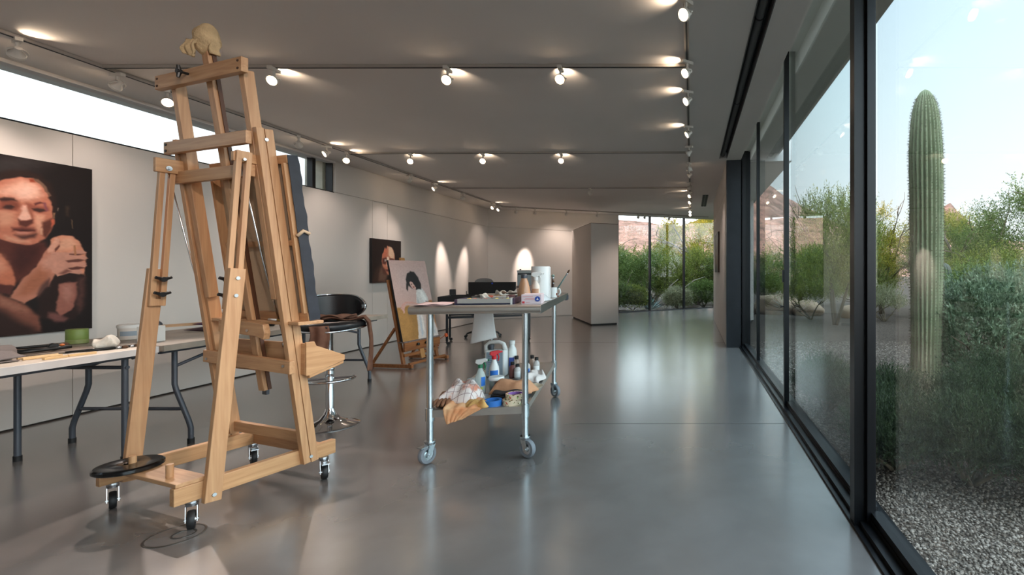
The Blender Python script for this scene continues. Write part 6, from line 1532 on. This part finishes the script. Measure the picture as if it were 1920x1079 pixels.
# ------------------------------------------------------------------ desk with monitor at the far end
dk = thing('rolling_desk', 'black-framed desk on casters in front of the back wall', 'desk', (-4.19, 8.28, 0), R(22))
m = MB(); m.bb(-.06, 1.42, -.08, .66, .722, .748); m.build('desktop', mat('dark_desktop', (60, 52, 50), .5), dk, bevel=.003)
for x, y in ((0, 0), (1.34, 0), (0, .58), (1.34, .58)):
    m = MB(); m.bb(x - .018, x + .018, y - .018, y + .018, .07, .722); m.build('leg', M['frame'], dk, bevel=.002)
    caster(dk, x, y, .7 + x, .028, M['frame'], M['rubber'], M['frame'], .072, .02)
m = MB(); m.bb(.018, 1.322, -.014, .014, .455, .495); m.build('front_crossbar', M['frame'], dk)
m = MB(); m.bb(.018, 1.322, .566, .594, .455, .495); m.build('rear_crossbar', M['frame'], dk)
def dkw(x, y, z): a = R(22); return (-4.19 + x * math.cos(a) - y * math.sin(a), 8.28 + x * math.sin(a) + y * math.cos(a), z)
DZ = .749
mo = thing('monitor', 'wide black monitor seen from behind on the far desk', 'monitor', dkw(.72, .22, DZ), R(8))
m = MB(); m.bb(-.41, .41, -.022, .022, .06, .325); m.build('screen_housing', M['blackplastic'], mo, bevel=.008)
m = MB(); m.prism([(-.10, .09), (.10, .09), (.05, .0), (-.05, .0)], (0, .0, 0), (1, 0, 0), (0, 0, 1), (0, .02, 0)); m.bb(-.12, .12, -.08, .10, 0, .012); m.build('stand', M['blackplastic'], mo, bevel=.003)
m = MB(); m.lathe([(.001, 0), (.014, 0), (.014, .003), (.001, .003)], (0, -.022, .30), 18, (0, -1, 0)); m.build('blue_badge', mat('badge_blue', (40, 70, 190), .4), mo)
sp = thing('desk_speaker', 'small upright black speaker at the left end of the far desk', 'speaker', dkw(.08, .12, DZ), R(15))
m = MB(); m.bb(-.043, .043, -.05, .05, 0, .205); m.build('cabinet', M['blackplastic'], sp, bevel=.006)
m = MB(); m.bb(-.038, .038, -.052, -.05, .01, .195); m.build('grille', M['slotdark'], sp)
m = MB(); m.lathe([(.03, 0), (.03, .03), (.004, .032)], (.08, -.02, 0), 16); m.build('dial_puck', M['blackplastic'], sp, smooth=40)
ar = thing('clamp_stand', 'thin dark stand with clamps left of the far monitor', 'stand', dkw(.30, .10, DZ))
m = MB(); m.cyl((0, 0, 0), (0, 0, .17), .006, n=10); m.lathe([(.045, 0), (.045, .01), (.008, .014)], (0, 0, 0), 18); m.build('post', M['frame'], ar, smooth=40)
m = MB(); m.bb(.03, .06, -.02, .02, .0, .11); m.cyl((0, 0, .12), (.06, 0, .10), .008, n=8); m.build('clamp', M['blackplastic'], ar)
ap = thing('grey_appliance', 'upright grey box-shaped unit with a dark slotted top on the far desk', 'appliance', dkw(1.30, .34, DZ), R(10))
m = MB(); m.bb(-.14, .14, -.10, .10, 0, .50); bd = m.build('housing', mat('grey_enamel_box', (150, 156, 156), .45), ap, bevel=.006)
m = MB(); m.bb(-.145, .145, -.105, .105, .50, .54); m.build('top_cap', mat('grey_cap', (176, 178, 176), .4), ap, bevel=.006)
m = MB(); m.bb(-.13, .13, -.102, -.099, .455, .485); m.build('slot', M['slotdark'], ap)
for x in (-.10, .13):
    m = MB(); m.lathe([(.012, 0), (.016, .01), (.016, .02), (.006, .024)], (x, 0, .54), 14); m.build('top_knob', M['steel'], ap, smooth=40)
oc = thing('office_chair', 'black office chair with a grey mesh back behind the far desk', 'office chair', (-4.06, 9.42, 0), R(200))
for k in range(5):
    a = 2 * PI * k / 5 + .3; d = Vector((math.cos(a), math.sin(a), 0))
    m = MB(); m.tube([d * .03 + Vector((0, 0, .13)), d * .17 + Vector((0, 0, .115)), d * .30 + Vector((0, 0, .075))], [.026, .022, .016], 8); m.build('base_arm', M['blackplastic'], oc, smooth=True)
    caster(oc, d.x * .30, d.y * .30, a + .5, .028, M['blackplastic'], M['rubber'], M['blackplastic'], .07, .022)
m = MB(); m.cyl((0, 0, .10), (0, 0, .42), .026, n=16); m.build('gas_lift', M['frame'], oc, smooth=40)
m = MB(); m.grid(lambda u, v: ((u - .5) * .48 * (1 - .12 * (2 * v - 1) ** 4), (v - .5) * .46, .455 + .02 * (2 * u - 1) ** 2 - .03 * max(0, v - .8)), 14, 14); m.build('seat', M['blackplastic'], oc, smooth=True, solid=.06)
m = MB(); m.grid(lambda u, v: ((u - .5) * .46 * (1 - .35 * max(0, v - .55) ** 1.5 * 3), -.25 - .05 * v + .05 * (2 * u - 1) ** 2, .55 + .58 * v - .05 * (2 * u - 1) ** 4 * v), 16, 14); m.build('mesh_back', mat('grey_mesh', (128, 122, 120), .8), oc, smooth=True, solid=.02)
for s in (-1, 1):
    m = MB(); m.tube([(s * .26, -.05, .44), (s * .28, -.05, .62), (s * .28, .10, .66)], .014, 8); m.bb(s * .28 - .03, s * .28 + .03, -.08, .16, .66, .685); m.build('armrest', M['blackplastic'], oc, smooth=40)
oc2 = thing('power_cord', 'orange-brown extension cord coiled on the floor left of the far desk', 'cord', (0, 0, 0))
cx, cy_ = -4.25, 8.05
M['orangecord'] = mat('orange_brown_cord', (150, 84, 52), .6)
pts = [(-4.19, 8.24, .19), (-4.25, 8.15, .12), (-4.38, 8.05, .02)] + [(cx - .12 + (.15 - .012 * k / 16) * math.cos(k * .4 + 2.4), cy_ + .02 + (.11) * math.sin(k * .4 + 2.4), .012 + .004 * (k % 16) / 4) for k in range(48)]
m = MB(); m.tube(pts, .007, 8); m.build('cable', M['orangecord'], oc2, smooth=True)
m = MB(); m.cyl((-4.178, 8.245, .155), (-4.19, 8.24, .21), .024, n=12); m.build('plug', mat('orange_plug', (230, 96, 40), .5), oc2, smooth=40)
# ------------------------------------------------------------------ sun, camera, view
S = bpy.data.lights.new('low_sun', 'SUN'); S.energy = 4.2; S.angle = R(.6); S.color = (1, .64, .42)
so = bpy.data.objects.new('low_sun', S); COL.objects.link(so)
so.rotation_euler = Vector((.74, .66, -.105)).to_track_quat('-Z', 'Y').to_euler()
cam = bpy.data.cameras.new('camera'); co = bpy.data.objects.new('camera', cam); COL.objects.link(co)
co.location = (0, 0, 1.25); co.rotation_euler = (R(90), 0, 0)
cam.sensor_width = 36; cam.lens = 907 / 1920 * 36; cam.shift_x = -337 / 1920; cam.shift_y = -28.5 / 1920
cam.clip_start = .05; cam.clip_end = 2000
SC.camera = co
vs = SC.view_settings
vs.view_transform = 'Standard'; vs.look = 'None'; vs.gamma = 1; vs.use_curve_mapping = False; vs.exposure = 1.1
cy = SC.cycles
cy.use_denoising = True
cy.max_bounces = 9; cy.diffuse_bounces = 4; cy.glossy_bounces = 5; cy.transmission_bounces = 5; cy.transparent_max_bounces = 12
cy.sample_clamp_indirect = 6; cy.caustics_reflective = False; cy.caustics_refractive = False
